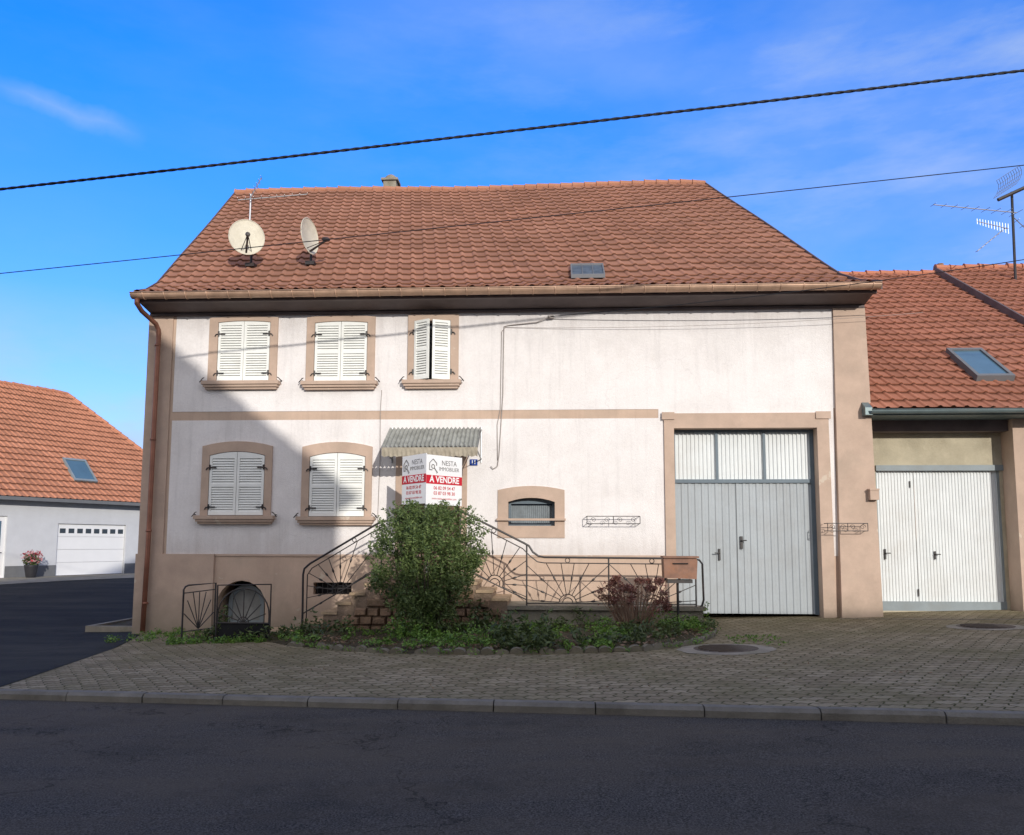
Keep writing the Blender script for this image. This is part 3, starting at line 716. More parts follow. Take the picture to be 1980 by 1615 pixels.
# ------------------------------------------------------------------ houses across the street (behind the photographer)
def opp(x0,x1,y0,y1,eave,ridge,gable,label):
    h=thing('house',label,'house',((x0+x1)/2,y0,0),group='houses across the street')
    mb=MB(); xm=(x0+x1)/2; ym=(y0+y1)/2
    if gable:
        for y in (y0,y1): mb.add([(x0,y,-.4),(x1,y,-.4),(x1,y,eave),(xm,y,ridge-.15),(x0,y,eave)],[(0,1,2,3,4)])
        for x in (x0,x1): mb.quad((x,y0,-.4),(x,y1,-.4),(x,y1,eave),(x,y0,eave))
    else:
        for x in (x0,x1): mb.add([(x,y0,-.4),(x,y1,-.4),(x,y1,eave),(x,ym,ridge-.15),(x,y0,eave)],[(0,1,2,3,4)])
        for y in (y0,y1): mb.quad((x0,y,-.4),(x1,y,-.4),(x1,y,eave),(x0,y,eave))
    mb.obj('wall','aged',h)
    if gable:
        sl=(ridge-eave)/(xm-x0); o=.3
        fa=lambda s,t: Vector((x1+o-(x1+o-xm)*t,y1-.25+(y0+.25-(y1-.25))*s, eave-o*sl+(ridge-eave+o*sl)*t))
        fb=lambda s,t: Vector((x0-o+(xm-x0+o)*t,y1-.25+(y0+.25-(y1-.25))*s, eave-o*sl+(ridge-eave+o*sl)*t))
        L=abs(y1-y0)
    else:
        sl=(ridge-eave)/abs(ym-y0); o=.4
        fa=lambda s,t: Vector((x0-.2+(x1-x0+.4)*s,y0+o+(ym-y0-o)*t,eave-o*sl+(ridge-eave+o*sl)*t))
        fb=lambda s,t: Vector((x0-.2+(x1-x0+.4)*s,y1-o+(ym-y1+o)*t,eave-o*sl+(ridge-eave+o*sl)*t))
        L=x1-x0
    r=tile_slope(fa,int(L/.3),14).obj('roof','tile2',h); tile_slope(fb,int(L/.3),14).obj('roof_slope','tile2',r)
    nfl=int(eave//2.9); nx=int((x1-x0)//2.8)
    for i in range(nx):
        for f in range(nfl):
            xc=x0+(i+.5)*(x1-x0)/nx; z=.9+f*2.8
            if f==0 and i==nx//2:
                mb=MB(); mb.box(xc-.5,xc+.5,y0,y0+.06,.0,2.2); mb.obj('door','wood',h); continue
            mb=MB(); mb.box(xc-.5,xc-.42,y0,y0+.05,z,z+1.3);mb.box(xc+.42,xc+.5,y0,y0+.05,z,z+1.3);mb.box(xc-.42,xc+.42,y0,y0+.05,z+1.22,z+1.3);mb.box(xc-.42,xc+.42,y0,y0+.05,z,z+.08);mb.box(xc-.03,xc+.03,y0,y0+.045,z+.08,z+1.22)
            w=mb.obj('window','shut',h); mb=MB(); mb.box(xc-.42,xc+.42,y0,y0+.02,z+.08,z+1.22); mb.obj('window_pane','glass',w)
opp(-8.6,3.85,-20,-32,8.8,13.72,True,'tall gabled rendered house across the street')
opp(6.6,30,-21,-31,5.0,8.3,False,'long low rendered house across the street')

# ------------------------------------------------------------------ stairs, terrace
ST=thing('staircase','stone double staircase with landing and low terrace before door','staircase',(-2.4,-.6,.1))
mb=MB(); mb.box(-3.13,-1.69,-1.25,-.01,-.2,1.0,0)
n=6
for i in range(n):
    xa=-3.13-.25*(i+1); z=1.05-(i+1)*.168
    mb.box(xa,xa+.25,-1.25,-.06,-.3,z-.05,0)
for i in range(3):
    xa=-1.69+.28*i; z=1.05-(i+1)*.14
    mb.box(xa,xa+.28,-1.25,-.06,-.2,z-.05,0)
mb.obj('stair_core','stair',ST)
mb=MB(); mb.box(-3.15,-1.67,-1.28,-.02,1.0,1.05)
for i in range(n):
    xa=-3.13-.25*(i+1); z=1.05-(i+1)*.168; mb.box(xa-.03,xa+.249,-1.28,-.05,z-.049,z)
for i in range(3):
    xa=-1.69+.28*i; z=1.05-(i+1)*.14; mb.box(xa+.001,xa+.30,-1.28,-.05,z-.049,z)
mb.box(-5.5,-4.6,-1.3,-.3,-.12,.0)
mb.obj('tread','step',ST)
mb=MB(); mb.box(-.85,2.09,-1.18,-.06,-.1,.43); mb.box(2.09,2.58,-1.18,-.85,-.1,.43)
mb.obj('terrace_wall','concrete',ST)
mb=MB(); mb.box(-.87,2.11,-1.24,-.055,.431,.50); mb.box(2.111,2.62,-1.24,-.83,.431,.50); mb.obj('terrace_slab','concrete',ST)
mb=MB()
rng=random.Random(3)
for row in range(6):
    x=-4.15 if row<1 else (-4.0+row*.22); xe=-.88
    z=.0+row*.155
    while x<xe:
        w_=rng.uniform(.14,.36); xx=min(x+w_,xe)
        def lm(q): return .98 if -3.13<q<-1.75 else ( 1.0-(-3.1-q)*.66-.05 if q<-3.13 else 1.0-(q+1.69)*.55)
        if z+.145<min(lm(x),lm(xx)) and xx-x>.08:
            d_=rng.uniform(.02,.07); g_=.012; e=rng.uniform(.012,.03); w2=xx-x
            J=lambda: rng.uniform(-.012,.012)
            mb.add([(x,-1.25,z),(x+w2-g_,-1.25,z),(x+w2-g_,-1.25,z+.14),(x,-1.25,z+.14),(x+J(),-1.285,z+J()),(x+w2-g_+J(),-1.285,z+J()),(x+w2-g_+J(),-1.285,z+.14+J()),(x+J(),-1.285,z+.14+J()),
              (x+e+J(),-1.285-d_,z+e+J()),(x+w2-g_-e+J(),-1.285-d_+J(),z+e+J()),(x+w2-g_-e+J(),-1.285-d_,z+.14-e+J()),(x+e+J(),-1.285-d_+J(),z+.14-e+J())],
              [(0,1,5,4),(1,2,6,5),(2,3,7,6),(3,0,4,7),(4,5,9,8),(5,6,10,9),(6,7,11,10),(7,4,8,11),(8,9,10,11)])
        x+=w_
mb.obj('rubble_facing','rubble',ST)
# ---- railings
def inside_ray(c,a,poly):
    dx,dz=math.cos(a),math.sin(a);best=None
    for (x1_,z1_),(x2_,z2_) in zip(poly,poly[1:]+poly[:1]):
        ex,ez=x2_-x1_,z2_-z1_; den=dx*ez-dz*ex
        if abs(den)<1e-9: continue
        t=((x1_-c[0])*ez-(z1_-c[1])*ex)/den; u=((x1_-c[0])*dz-(z1_-c[1])*dx)/den
        if t>.12 and -1e-6<=u<=1+1e-6 and (best is None or t<best): best=t
    return best
def sunburst(mb,c,poly,y,a0,a1,n=9,rings=(.09,.15)):
    for i in range(n):
        a=R(a0+(a1-a0)*i/(n-1)); t=inside_ray(c,a,poly)
        if not t: continue
        d=(math.cos(a),math.sin(a)); q=lambda s:(c[0]+d[0]*s,y,c[1]+d[1]*s)
        mb.tube([q(rings[1]),q(t)],.0075,5)
        if t>.3:
            k=t*.62; mb.tube([q(k-.05),q(k-.015),q(k+.015),q(k+.05)],[.006,.018,.018,.006],6)
    for r in rings:
        mb.tube([(c[0]+r*math.cos(R(a0+(a1-a0)*i/12)),y,c[1]+r*math.sin(R(a0+(a1-a0)*i/12))) for i in range(13)],.009,5)
RY=-1.17
def ring(mb,x,z,r,y=RY): mb.tube([(x+r*math.cos(t*math.pi/6),y,z+r*math.sin(t*math.pi/6)) for t in range(13)],.008,5)
def tub(mb,pts,r=.014,y=RY): mb.tube([(a,y,b) for a,b in pts],r,6)
RL=thing('stair_railing','black wrought iron stair railing with sunburst panels','railing',(-3.5,RY,.5))
mb=MB(); tub(mb,[(-4.53,.02),(-4.53,.35),(-4.54,1.02),(-4.52,1.13),(-4.42,1.22),(-3.31,1.88),(-3.13,1.98),(-1.72,2.17)],.019)
tub(mb,[(-4.46,.10),(-4.46,1.02),(-4.38,1.14),(-3.31,1.78),(-3.12,1.88)],.010)
tub(mb,[(-3.12,1.05),(-3.12,1.98)],.014); tub(mb,[(-4.53,.33),(-3.12,1.16)],.012); tub(mb,[(-3.12,1.14),(-1.70,1.14)],.011)
mb.obj('handrail','iron',RL)
mb=MB(); poly=[(-4.46,.36),(-3.12,1.16),(-3.12,1.88),(-4.38,1.14),(-4.46,1.02)]
sunburst(mb,(-3.85,.74),poly,RY,32,212,10); ring(mb,-3.62,1.645,.035)
tub(mb,[(-2.4,1.14),(-2.4,2.08)],.009); sunburst(mb,(-2.4,1.16),[(-3.12,1.14),(-1.7,1.14),(-1.7,2.15),(-3.12,1.9)],RY,5,175,9)
mb.obj('sunburst_panel','iron',RL)
RT=thing('terrace_railing','black wrought iron terrace railing with sunburst panels and rings','railing',(.8,RY,.5))
mb=MB(); tub(mb,[(-1.70,2.17),(-.56,1.60),(-.47,1.55),(-.40,1.44),(-.30,1.37),(-.20,1.35),(2.44,1.335),(2.53,1.31),(2.58,1.24),(2.59,.62),(2.56,.52),(2.50,.47)],.019)
tub(mb,[(-1.70,2.07),(-.58,1.50),(-.45,1.37),(-.32,1.27),(-.20,1.25),(2.47,1.235)],.010)
for x,a,b in ((-1.70,1.05,2.17),(-.51,.5,1.56),(.94,.5,1.34),(2.46,.5,1.33)): tub(mb,[(x,a),(x,b)],.015)
tub(mb,[(-.51,.54),(2.46,.54)],.011); tub(mb,[(-1.70,1.17),(-.51,.60)],.011)
mb.obj('handrail','iron',RT)
mb=MB()
sunburst(mb,(.215,.55),[(-.50,.54),(.94,.54),(.94,1.25),(-.2,1.25),(-.5,1.4)],RY,4,176,10)
sunburst(mb,(1.70,.55),[(.94,.54),(2.46,.54),(2.46,1.24),(.94,1.24)],RY,4,176,10)
sunburst(mb,(-1.08,.88),[(-1.70,1.17),(-.51,.60),(-.51,1.45),(-1.70,2.07)],RY,-22,152,10)
ring(mb,.215,1.295,.04); ring(mb,1.70,1.29,.04); ring(mb,-1.10,1.82,.04)
mb.obj('sunburst_panel','iron',RT)
CG=thing('cellar_gate','low black wrought iron gate and angled rail by cellar steps','gate',(-5.9,-1.8,0))
y0=-1.8
mb=MB()
A_=Vector((-6.44,-1.80,0)); B_=Vector((-6.02,-1.45,0))
def on(u,z): p=A_+(B_-A_)*u; return (p.x,p.y,z)
mb.tube([on(0,-.2),on(0,.78),on(.05,.83),on(.15,.855),on(1,.88),on(1,-.2)],.016,6)
mb.tube([on(0,.72),on(1,.77)],.010,5); mb.tube([on(0,.06),on(1,.1)],.010,5)
for i in range(7):
    a=R(15+i*25); mb.tube([on(.5,.1),on(.5+.48*math.cos(a),.1+min(.63,.58*abs(math.sin(a))+.12))],.009,5)
mb.obj('side_rail','iron',CG)
mb=MB()
mb.tube([(-5.84,y0,-.2),(-5.84,y0,.86),(-4.90,y0,.88),(-4.90,y0,-.2)],.016,6)
mb.tube([(-5.84,y0,.22),(-4.9,y0,.22)],.013,5)
ar=[(-5.37-.45*math.cos(math.pi*i/14), y0, .36+.45*math.sin(math.pi*i/14)) for i in range(15)]; mb.tube([(-5.82,y0,.22)]+ar+[(-4.92,y0,.22)],.013,5)
for i in range(7):
    a=R(20+i*23.3); t=.54 if 1<i<5 else .44; mb.tube([(-5.37,y0,.22),(-5.37+t*math.cos(a)*.95,y0,.22+t*math.sin(a)*1.05)],.009,5)
mb.tube([(-5.37+.1*math.cos(math.pi*i/10),y0,.22+.1*math.sin(math.pi*i/10)) for i in range(11)],.009,5)
mb.obj('gate_leaf','iron',CG)
mb=MB(); mb.box(-5.82,-4.92,y0+.01,y0+.02,-.2,.21); mb.obj('stairwell_shade','dark',CG)  # near-black sheet stands in for the shade of the cellar stairwell

# ------------------------------------------------------------------ sign
SG=thing('for_sale_sign','two-panel white and red for-sale sign folded above a post','sign',(-2.20,-1.95,.1))
mb=MB(); mb.box(-2.23,-2.17,-1.93,-1.87,-.1,3.0); mb.obj('post','alu',SG)
def text(par_,body,x,z,size,mat_,name='lettering',align='CENTER',sx=1,y=-.012,bold=0):
    cu=bpy.data.curves.new(name,'FONT'); cu.body=body; cu.size=size; cu.align_x=align; cu.align_y='CENTER'; cu.offset=bold; cu.resolution_u=3
    o=bpy.data.objects.new(name,cu); COL.objects.link(o); bpy.context.view_layer.update()
    me=bpy.data.meshes.new_from_object(o.evaluated_get(bpy.context.evaluated_depsgraph_get()))
    bpy.data.objects.remove(o)
    me.transform(Matrix.Translation((x,y,z))@Matrix.Rotation(R(90),4,'X')@Matrix.Diagonal((sx,1,1,1)))
    me.materials.clear(); me.materials.append(M[mat_])
    t=bpy.data.objects.new(name,me); COL.objects.link(t); t.parent=par_; return t
def panel(loc,ang_,w):
    h=.86
    mb=MB(); mb.box(0,w,0,.012,0,h); p=mb.obj('sign_panel','sign'); p.location=loc; p.rotation_euler=(0,0,ang_)
    p.parent=SG; p.matrix_parent_inverse=Matrix.Translation(-Vector(SG.location))
    mb=MB(); mb.box(0.0,w,-.004,0,.36,.51)
    b=mb.obj('red_band','red'); b.parent=p
    text(p,'À VENDRE',w/2,.435,.150,'signwhite',y=-.006,bold=.004,sx=.98)
    text(p,'NESTA',w*.63,.73,.125,'grey',y=-.003,sx=.95); text(p,'IMMOBILIER',w*.63,.625,.095,'grey',y=-.003,sx=.95)
    text(p,'06 82 09 54 47',w/2,.29,.082,'red',y=-.003,bold=.001); text(p,'03 87 03 98 30',w/2,.20,.082,'red',y=-.003,bold=.001)
    text(p,'www.nesta-immobilier.com',w/2,.11,.052,'red',y=-.003)
    mb=MB(); q=lambda a,b:(a,-.005,b)
    mb.tube([q(.07,.60),q(.07,.72),q(.15,.79),q(.23,.72),q(.23,.68)],.008,5)
    mb.tube([q(.07,.60),q(.13,.60)],.008,5)
    mb.tube([q(.15+.035*math.cos(t),.66+.035*math.sin(t)) for t in [i*math.pi/5 for i in range(11)]],.007,5)
    mb.tube([q(.17,.64),q(.25,.56),q(.23,.55)],.009,5)
    lo=mb.obj('house_and_key_logo','grey'); lo.parent=p
Lp=Vector((-2.73,-1.38,2.27));Mp=Vector((-2.20,-2.0,2.25));Rp=Vector((-1.66,-1.36,2.27))
d1=Mp-Lp; panel(Lp,math.atan2(d1.y,d1.x),math.hypot(d1.x,d1.y)-.004)
d2=Rp-Mp; panel(Mp,math.atan2(d2.y,d2.x),math.hypot(d2.x,d2.y))
mb=MB(); mb.box(-1.66,-1.51,-.03,-.010,3.10,3.22); np_=mb.obj('house_number_plate','num'); tag(np_,'small blue enamel house number plate reading 11','number plate')
for xx in (-1.61,-1.56): text(np_,'1',xx,3.16,.11,'signwhite',y=-.034,name='numeral',bold=.002)
MBX=thing('mailbox','rusty brown steel mailbox on black post beside terrace','mailbox',(2.08,-1.6,.1))
mb=MB()
mb.prism([(1.84,1.02),(2.38,1.00),(2.40,1.30),(2.38,1.35),(1.86,1.37),(1.83,1.33)],-1.76,-1.44); bx=mb.obj('box','mail',MBX,recalc=True)
mb=MB(); mb.box(1.82,2.42,-1.80,-1.42,1.355,1.385); mb.obj('lid','mail',bx)
mb=MB(); mb.box(1.98,2.24,-1.775,-1.761,1.25,1.27); mb.obj('slot','dark',bx)
mb=MB(); mb.tube([(2.08,-1.6,-.05),(2.08,-1.6,.93)],.022,8); mb.box(1.90,2.32,-1.7,-1.5,.93,.99); mb.obj('post','iron',MBX)
def rack(x0,x1,z0,z1,ybase):
    t=thing('flower_rack','thin black iron flower box rack on the wall','flower rack',((x0+x1)/2,ybase,z0))
    mb=MB(); y=ybase-.2
    for z in (z0,z1): mb.tube([(x0,ybase,z),(x0,y,z),(x1,y,z),(x1,ybase,z)],.008,5)
    for x in (x0,x1,(x0+x1)/2): mb.tube([(x,y,z0),(x,y,z1)],.007,5)
    for x in (x0+.1,x1-.1): mb.tube([(x,ybase,z0),(x,y,z0)],.007,5)
    zc=(z0+z1)/2; r0=(z1-z0)/2-.02; n=4
    for i in range(n):
        cx0=x0+(x1-x0)*(i+.5)/n; sg=1 if i%2 else -1
        mb.tube([(cx0+sg*(r0*(1-k/16))*math.cos(k*.62)*1.1,y,zc+(r0*(1-k/16))*math.sin(k*.62)) for k in range(14)],.005,5)
    mb.obj('scrollwork','iron',t)
rack(.60,1.60,1.97,2.11,0); rack(5.05,5.78,1.84,1.98,-.10)

# ------------------------------------------------------------------ dishes, antennas, cables
def dish(loc,az,el,rad,label):
    t=thing('satellite_dish',label,'satellite dish',loc)
    mb=MB(); c=Vector((loc[0],loc[1]-.32,loc[2]+.50))
    n=Vector((math.sin(az)*math.cos(el),-math.cos(az)*math.cos(el),math.sin(el))).normalized()
    a=n.cross(Vector((0,0,1))).normalized(); b=a.cross(n).normalized()
    if b.z<0: b=-b
    K=28;rings=[]
    for r_ in (0,.25,.5,.75,.93,1.0):
        rings.append([c+a*(math.cos(2*math.pi*k/K)*rad*.90*r_)+b*(math.sin(2*math.pi*k/K)*rad*r_)+n*(.16*rad*r_*r_*1.0) for k in range(K)])
    for i in range(5):
        for k in range(K): k2=(k+1)%K; mb.quad(rings[i][k],rings[i][k2],rings[i+1][k2],rings[i+1][k])
    mb.tube([*rings[-1],rings[-1][0]],.010,5)
    mb.obj('reflector','dish',t,smooth=True)
    mb=MB(); foot=c-b*rad*.92; tip=c-b*rad*.40+n*rad*1.25
    mb.tube([foot,tip],.022,6); mb.tube([c-a*.28*rad-b*rad*.8,tip],.009,5); mb.tube([c+a*.28*rad-b*rad*.8,tip],.009,5)
    d_=(c-tip).normalized(); mb.tube([tip-d_*.04,tip+d_*.03,tip+d_*.12],[.035,.055,.045],8)
    mb.obj('receiver_arm','iron',t)
    mb=MB(); mb.tube([Vector(loc)+Vector((0,.0,-.15)),Vector(loc)+Vector((0,0,.40)),c-n*.05],.03,8)
    mb.box(loc[0]-.1,loc[0]+.1,loc[1]-.1,loc[1]+.1,loc[2]-.05,loc[2]+.03)
    mb.obj('mast','iron',t)
dish((-6.80,1.68,7.78),R(24),R(8),.42,'cream satellite dish on dark bracket above roof tiles')
dish((-5.44,1.68,7.80),R(76),R(4),.40,'cream satellite dish turned side-on above roof tiles')
def yagi(mb,a,b,n,L,vert=False,t=.013):
    a=Vector(a);b=Vector(b); mb.tube([a,b],t,5)
    d=(b-a).normalized(); s=Vector((0,0,1)) if vert else d.cross(Vector((0,0,1))).normalized()
    for i in range(n):
        p=a+(b-a)*(i/(n-1)); l=L*(1-.5*i/n)
        mb.tube([p-s*l,p+s*l],.007,4)
A1=thing('television_antenna','thin yagi television antenna on mast above roof tiles','antenna',(-7.22,2.6,8.3))
mb=MB(); mb.tube([(-7.22,2.6,8.2),(-7.22,2.6,9.85)],.020,6); mb.obj('mast','alu',A1)
mb=MB(); yagi(mb,(-7.45,2.4,9.62),(-5.95,2.9,9.95),10,.15); yagi(mb,(-7.2,2.55,9.75),(-6.98,2.6,10.25),6,.22); mb.obj('antenna_elements','alu',A1)
A2=thing('television_antenna','tall mast with several yagi and curved grid antennas above roof','antenna',(12.2,6,8.5))
mb=MB(); mb.tube([(12.2,6,8.3),(12.25,6,11.0)],.035,8); mb.obj('mast','iron',A2)
mb=MB(); yagi(mb,(12.35,6,10.42),(10.0,5.6,10.52),9,.22); yagi(mb,(12.1,6,9.98),(11.15,5.7,10.08),12,.14,True)
yagi(mb,(12.0,6,9.98),(11.15,5.8,9.3),8,.10); yagi(mb,(12.9,6,9.6),(12.2,6,10.35),6,.2)
mb.obj('antenna_elements','alu',A2)
mb=MB()
for i in range(11):
    u=i/10; base=Vector((11.66+.62*u,5.9,10.74+.40*u))
    mb.tube([base+Vector((.20*math.sin(k*.5),-.10*math.cos(k*.5),.14*k)) for k in range(5)],.0055,4)
for k in range(5):
    mb.tube([Vector((11.66+.62*i/7,5.9,10.74+.40*i/7))+Vector((.20*math.sin(k*.5),-.10*math.cos(k*.5),.14*k)) for i in range(8)],.007,4)
mb.tube([(11.72,5.7,10.66),(12.5,5.7,11.02)],.05,6)
mb.obj('grid_reflector','iron',A2)
def cat(a,b,sag,n=30):
    a=Vector(a);b=Vector(b); return [a+(b-a)*(i/n)-Vector((0,0,sag*4*(i/n)*(1-i/n))) for i in range(n+1)]
def cable(name,pts,r,label,twist=False,mt='cable'):
    mb=MB()
    if twist:
        dense=[]
        for i in range(len(pts)-1):
            for k in range(24): dense.append(pts[i].lerp(pts[i+1],k/24))
        for ph in (0,math.pi):
            mb.tube([p+Vector((0,math.cos(j*.6+ph)*r*.30,math.sin(j*.6+ph)*r*.30)) for j,p in enumerate(dense)],r*.7,5)
    else: mb.tube(pts,r,5)
    o=mb.obj(name,mt,smooth=True); tag(o,label,'cable'); return o
def ext(a,b,k0,k1):
    a=Vector(a);b=Vector(b);d=b-a; return a+d*k0,a+d*k1
a,b=ext((-7.94,-5,6.71),(6.39,-5,8.10),-.9,1.9)
cable('overhead_cable',cat(a,b,.10,60),.022,'thick twisted black overhead cable crossing above the street',True)
a,b=ext((-10.71,-1,6.80),(8.60,-1,8.56),-.5,1.5)
cable('overhead_cable',cat(a,b,.06,40),.009,'thin black overhead wire passing in front of roof')
cable('service_cable',cat((-.10,-.10,6.03),(16.6,-3.1,7.75),.35,40),.008,'thin black service cable running to the house wall')
pts=[Vector(p) for p in [(-.10,-.10,6.03),(-.35,-.05,5.93),(-.9,-.03,5.88),(-1.0,-.02,5.86),(-1.01,-.02,5.6),(-1.02,-.02,4.5),(-1.05,-.02,4.0),(-1.09,-.02,3.3),(-1.12,-.04,3.08),(-1.2,-.05,3.03),(-1.25,-.05,3.08)]]
cable('wall_cable',pts,.009,'thin grey cable fixed down the rendered wall',mt='wire')
pts=[Vector(p) for p in [(-.96,-.02,5.86),(-1.05,-.02,5.75),(-1.07,-.02,4.2),(-1.13,-.02,3.9),(-1.12,-.02,3.2)]]
cable('wall_cable',pts,.007,'thin grey cable fixed down the rendered wall',mt='wire')
pts=cat((-.98,-.02,5.84),(7.0,-.25,5.98),.10,20)
cable('wall_cable',pts,.004,'thin wire stretched along the upper wall',mt='wire')
pts=[Vector(p) for p in [(-3.42,-.02,4.6),(-3.44,-.016,4.2),(-3.43,-.02,3.2),(-3.45,-.016,2.2),(-3.44,-.016,1.5)]]
cable('wall_cable',pts,.006,'thin grey cable fixed down the rendered wall',mt='wire')
mb=MB(); mb.box(-.14,-.02,-.10,-.009,6.0,6.05); mb.tube([(-.10,-.10,6.03),(-.10,-.14,6.02)],.02,6)
tag(mb.obj('cable_bracket','wire'),'small grey cable bracket fixed below the eave','bracket')

# ------------------------------------------------------------------ flower bed and planting
bed=[(-6.9,-.7),(-6.6,-1.6),(-4.9,-1.95),(-4.3,-2.6),(-3.37,-3.35),(-2.4,-3.85),(-1.26,-4.15),(.18,-4.3),(1.2,-4.2),(2.0,-3.6),(2.45,-2.7),(2.62,-1.9),(2.65,-1.0),(2.2,-.5)]
mb=MB()
rngb=random.Random(5)
def inbed(x,y):
    c=False;n=len(bed);j=n-1
    for i in range(n):
        xi,yi=bed[i];xj,yj=bed[j]
        if (yi>y)!=(yj>y) and x<(xj-xi)*(y-yi)/(yj-yi)+xi: c=not c
        j=i
    return c
ctr=(-2,-1.5); K=5
for k in range(K+1):
    f_=k/K
    for (x,y) in bed:
        X=ctr[0]+(x-ctr[0])*f_;Y=ctr[1]+(y-ctr[1])*f_
        mb.v.append((X,Y,gz(X,Y)+.006+(.09*(1-f_**4))+ (rngb.uniform(-.02,.03) if 0<k<K else 0)))
nb_=len(bed)
for k in range(K):
    for i in range(nb_):
        j=(i+1)%nb_; mb.f.append((k*nb_+i,(k+1)*nb_+i,(k+1)*nb_+j,k*nb_+j)); mb.m.append(0)
struct(mb.obj('flower_bed_soil','soil',smooth=True))
edge=bed[3:12]
for (a,b) in zip(edge,edge[1:]):
    L=math.dist(a,b); n=max(1,round(L/.21))
    for i in range(n):
        if rngb.random()<.07: continue
        x=a[0]+(b[0]-a[0])*(i+.5)/n; y=a[1]+(b[1]-a[1])*(i+.5)/n
        an=math.atan2(b[1]-a[1],b[0]-a[0]); hgt=rngb.uniform(.065,.10)
        mb=MB(); w_=.097
        out=[(-w_,-.08)]+[(-w_*math.cos(t*math.pi/8),hgt*.3+hgt*.7*math.sin(t*math.pi/8)) for t in range(9)]+[(w_,-.08)]
        mb.prism(out,-.03,.03); o=mb.obj('edging_stone','edging',recalc=True)
        o.location=(x,y,gz(x,y)); o.rotation_euler=(R(rngb.uniform(-12,16)),R(rngb.uniform(-8,8)),an+R(rngb.uniform(-9,9)))
        tag(o,'mossy rounded concrete edging stone around flower bed','edging stone','scalloped stones edging the flower bed')
SH=thing('shrub','dense rounded evergreen shrub with small leaves before the steps','shrub',(-2.1,-2.4,.1))
rs=random.Random(11)
mb=MB()
for i in range(22):
    a=rs.uniform(0,6.28); r_=rs.uniform(.25,.75); h=rs.uniform(1.1,2.0)-.25*r_
    tip=(-2.12+r_*math.cos(a),-2.4+r_*.8*math.sin(a),h)
    mb.tube([(-2.1+.10*math.cos(a),-2.4+.08*math.sin(a),.05),(-2.1+.35*r_*math.cos(a),-2.4+.3*r_*math.sin(a),.5),(-2.12+r_*.8*math.cos(a),-2.4+r_*.7*math.sin(a),h*.7+.1),tip],[.026,.020,.012,.005],5)
mb.obj('trunk','trunk',SH)
mb=MB()
def rad(z):
    pts=[(.2,.35),(.5,.55),(1.0,.80),(1.5,.90),(1.85,.78),(2.1,.52),(2.3,.2)]
    for (a,b),(c,d) in zip(pts,pts[1:]):
        if z<=c: return b+(d-b)*(z-a)/(c-a)
    return .1
for i in range(235):
    z=rs.uniform(.24,2.2)
    a=rs.uniform(0,6.28); lump=1+.12*math.sin(a*3+z*4)+.08*math.sin(a*5-z*7)
    rr=rad(z)*lump*math.sqrt(rs.random())
    cx_=-2.10+rr*math.cos(a)+.03*(z-1); cy_=-2.4+rr*.8*math.sin(a); s_=rs.uniform(.09,.20)
    leaves(mb,(cx_,cy_,z),(s_,s_,s_*1.1),int(105*s_/.16),.032,rng=rs)
for i in range(150):
    z=rs.uniform(.4,2.12); a=rs.uniform(0,6.28); lump=1+.12*math.sin(a*3+z*4)+.08*math.sin(a*5-z*7); rr=rad(z)*.92*lump
    p=Vector((-2.12+rr*math.cos(a),-2.4+rr*.8*math.sin(a),z)); d_=Vector((math.cos(a)*.6,math.sin(a)*.5,rs.uniform(.2,1.3))).normalized()
    L_=rs.randrange(8,16)
    for k in range(L_):
        q=p+d_*(k*.020); leaves(mb,q,(.028,.028,.028),2,.028,rng=rs)
mb.obj('crown','leaf',SH)
HY=thing('hydrangea','dry loose brown hydrangea bush with faded flower heads','shrub',(1.3,-2.2,.1))
mb=MB(); hb=MB()
for i in range(95):
    a=rs.uniform(0,6.28); r_=.60*math.sqrt(rs.random()); h=rs.uniform(.55,1.0)-r_*.30
    x1_=1.28+r_*math.cos(a); y1_=-2.2+r_*.7*math.sin(a); b0=(1.28+.30*r_*math.cos(a),-2.2+.12*math.sin(a)*rs.random(),.1)
    mb.tube([b0,((b0[0]*.6+x1_*.4)+rs.uniform(-.03,.03),(b0[1]+y1_)/2,.1+h*.5),(x1_,y1_,.12+h)],[.011,.008,.005],4)
    if rs.random()<.34: leaves(hb,(x1_,y1_,.14+h),(.085,.085,.055),85,.024,rng=rs)
    if rs.random()<.6: leaves(hb,(x1_,y1_,.05+h),(.1,.1,.12),5,.032,rng=rs)
mb.obj('stems','stem',HY); hb.obj('flower_heads','hyd',HY)
mbA=MB();mbB=MB(); cnt=0
while cnt<620:
    x=rs.uniform(-6.8,2.6); y=rs.uniform(-4.3,-1.3)
    if not inbed(x,y): continue
    cnt+=1
    if -4.6<x<-2.6 and rs.random()<.7: continue
    dens=noise.noise(Vector((x*1.3,y*1.3,3))); d2_=noise.noise(Vector((x*.9,y*.9,13)))
    if dens<-.10: continue
    h=rs.uniform(.04,.15)*(1.8 if dens>.2 else .8)
    s_=rs.uniform(.07,.17)
    if d2_>-.10: leaves(mbA,(x,y,gz(x,y)+.07+h*.6),(s_,s_,h),50,.028,rng=rs)
    else: leaves(mbB,(x,y,gz(x,y)+.07+h*.8),(s_,s_,h*1.4),40,.045,rng=rs)
o=mbA.obj('ground_cover','leaf2'); o['kind']='stuff'
o=mbB.obj('dark_ground_cover','leaf4'); o['kind']='stuff'
mb=MB()
for i in range(2600):
    x=rs.uniform(-6.8,2.6); y=rs.uniform(-4.4,-1.3)
    if inbed(x,y): leaves(mb,(x,y,gz(x,y)+.09),(.02,.02,.015),1,.035,flat=True,rng=rs)
for i in range(260):
    x=rs.gauss(-.5,3.5); y=rs.uniform(-7.2,-3.6)
    if x>-6.3 and y>yk(x)+.3: leaves(mb,(x,y,gz(x,y)+.008),(.02,.02,.003),1,.018,flat=True,rng=rs)
o=mb.obj('leaf_litter','leaf3'); o['kind']='stuff'
mb=MB()
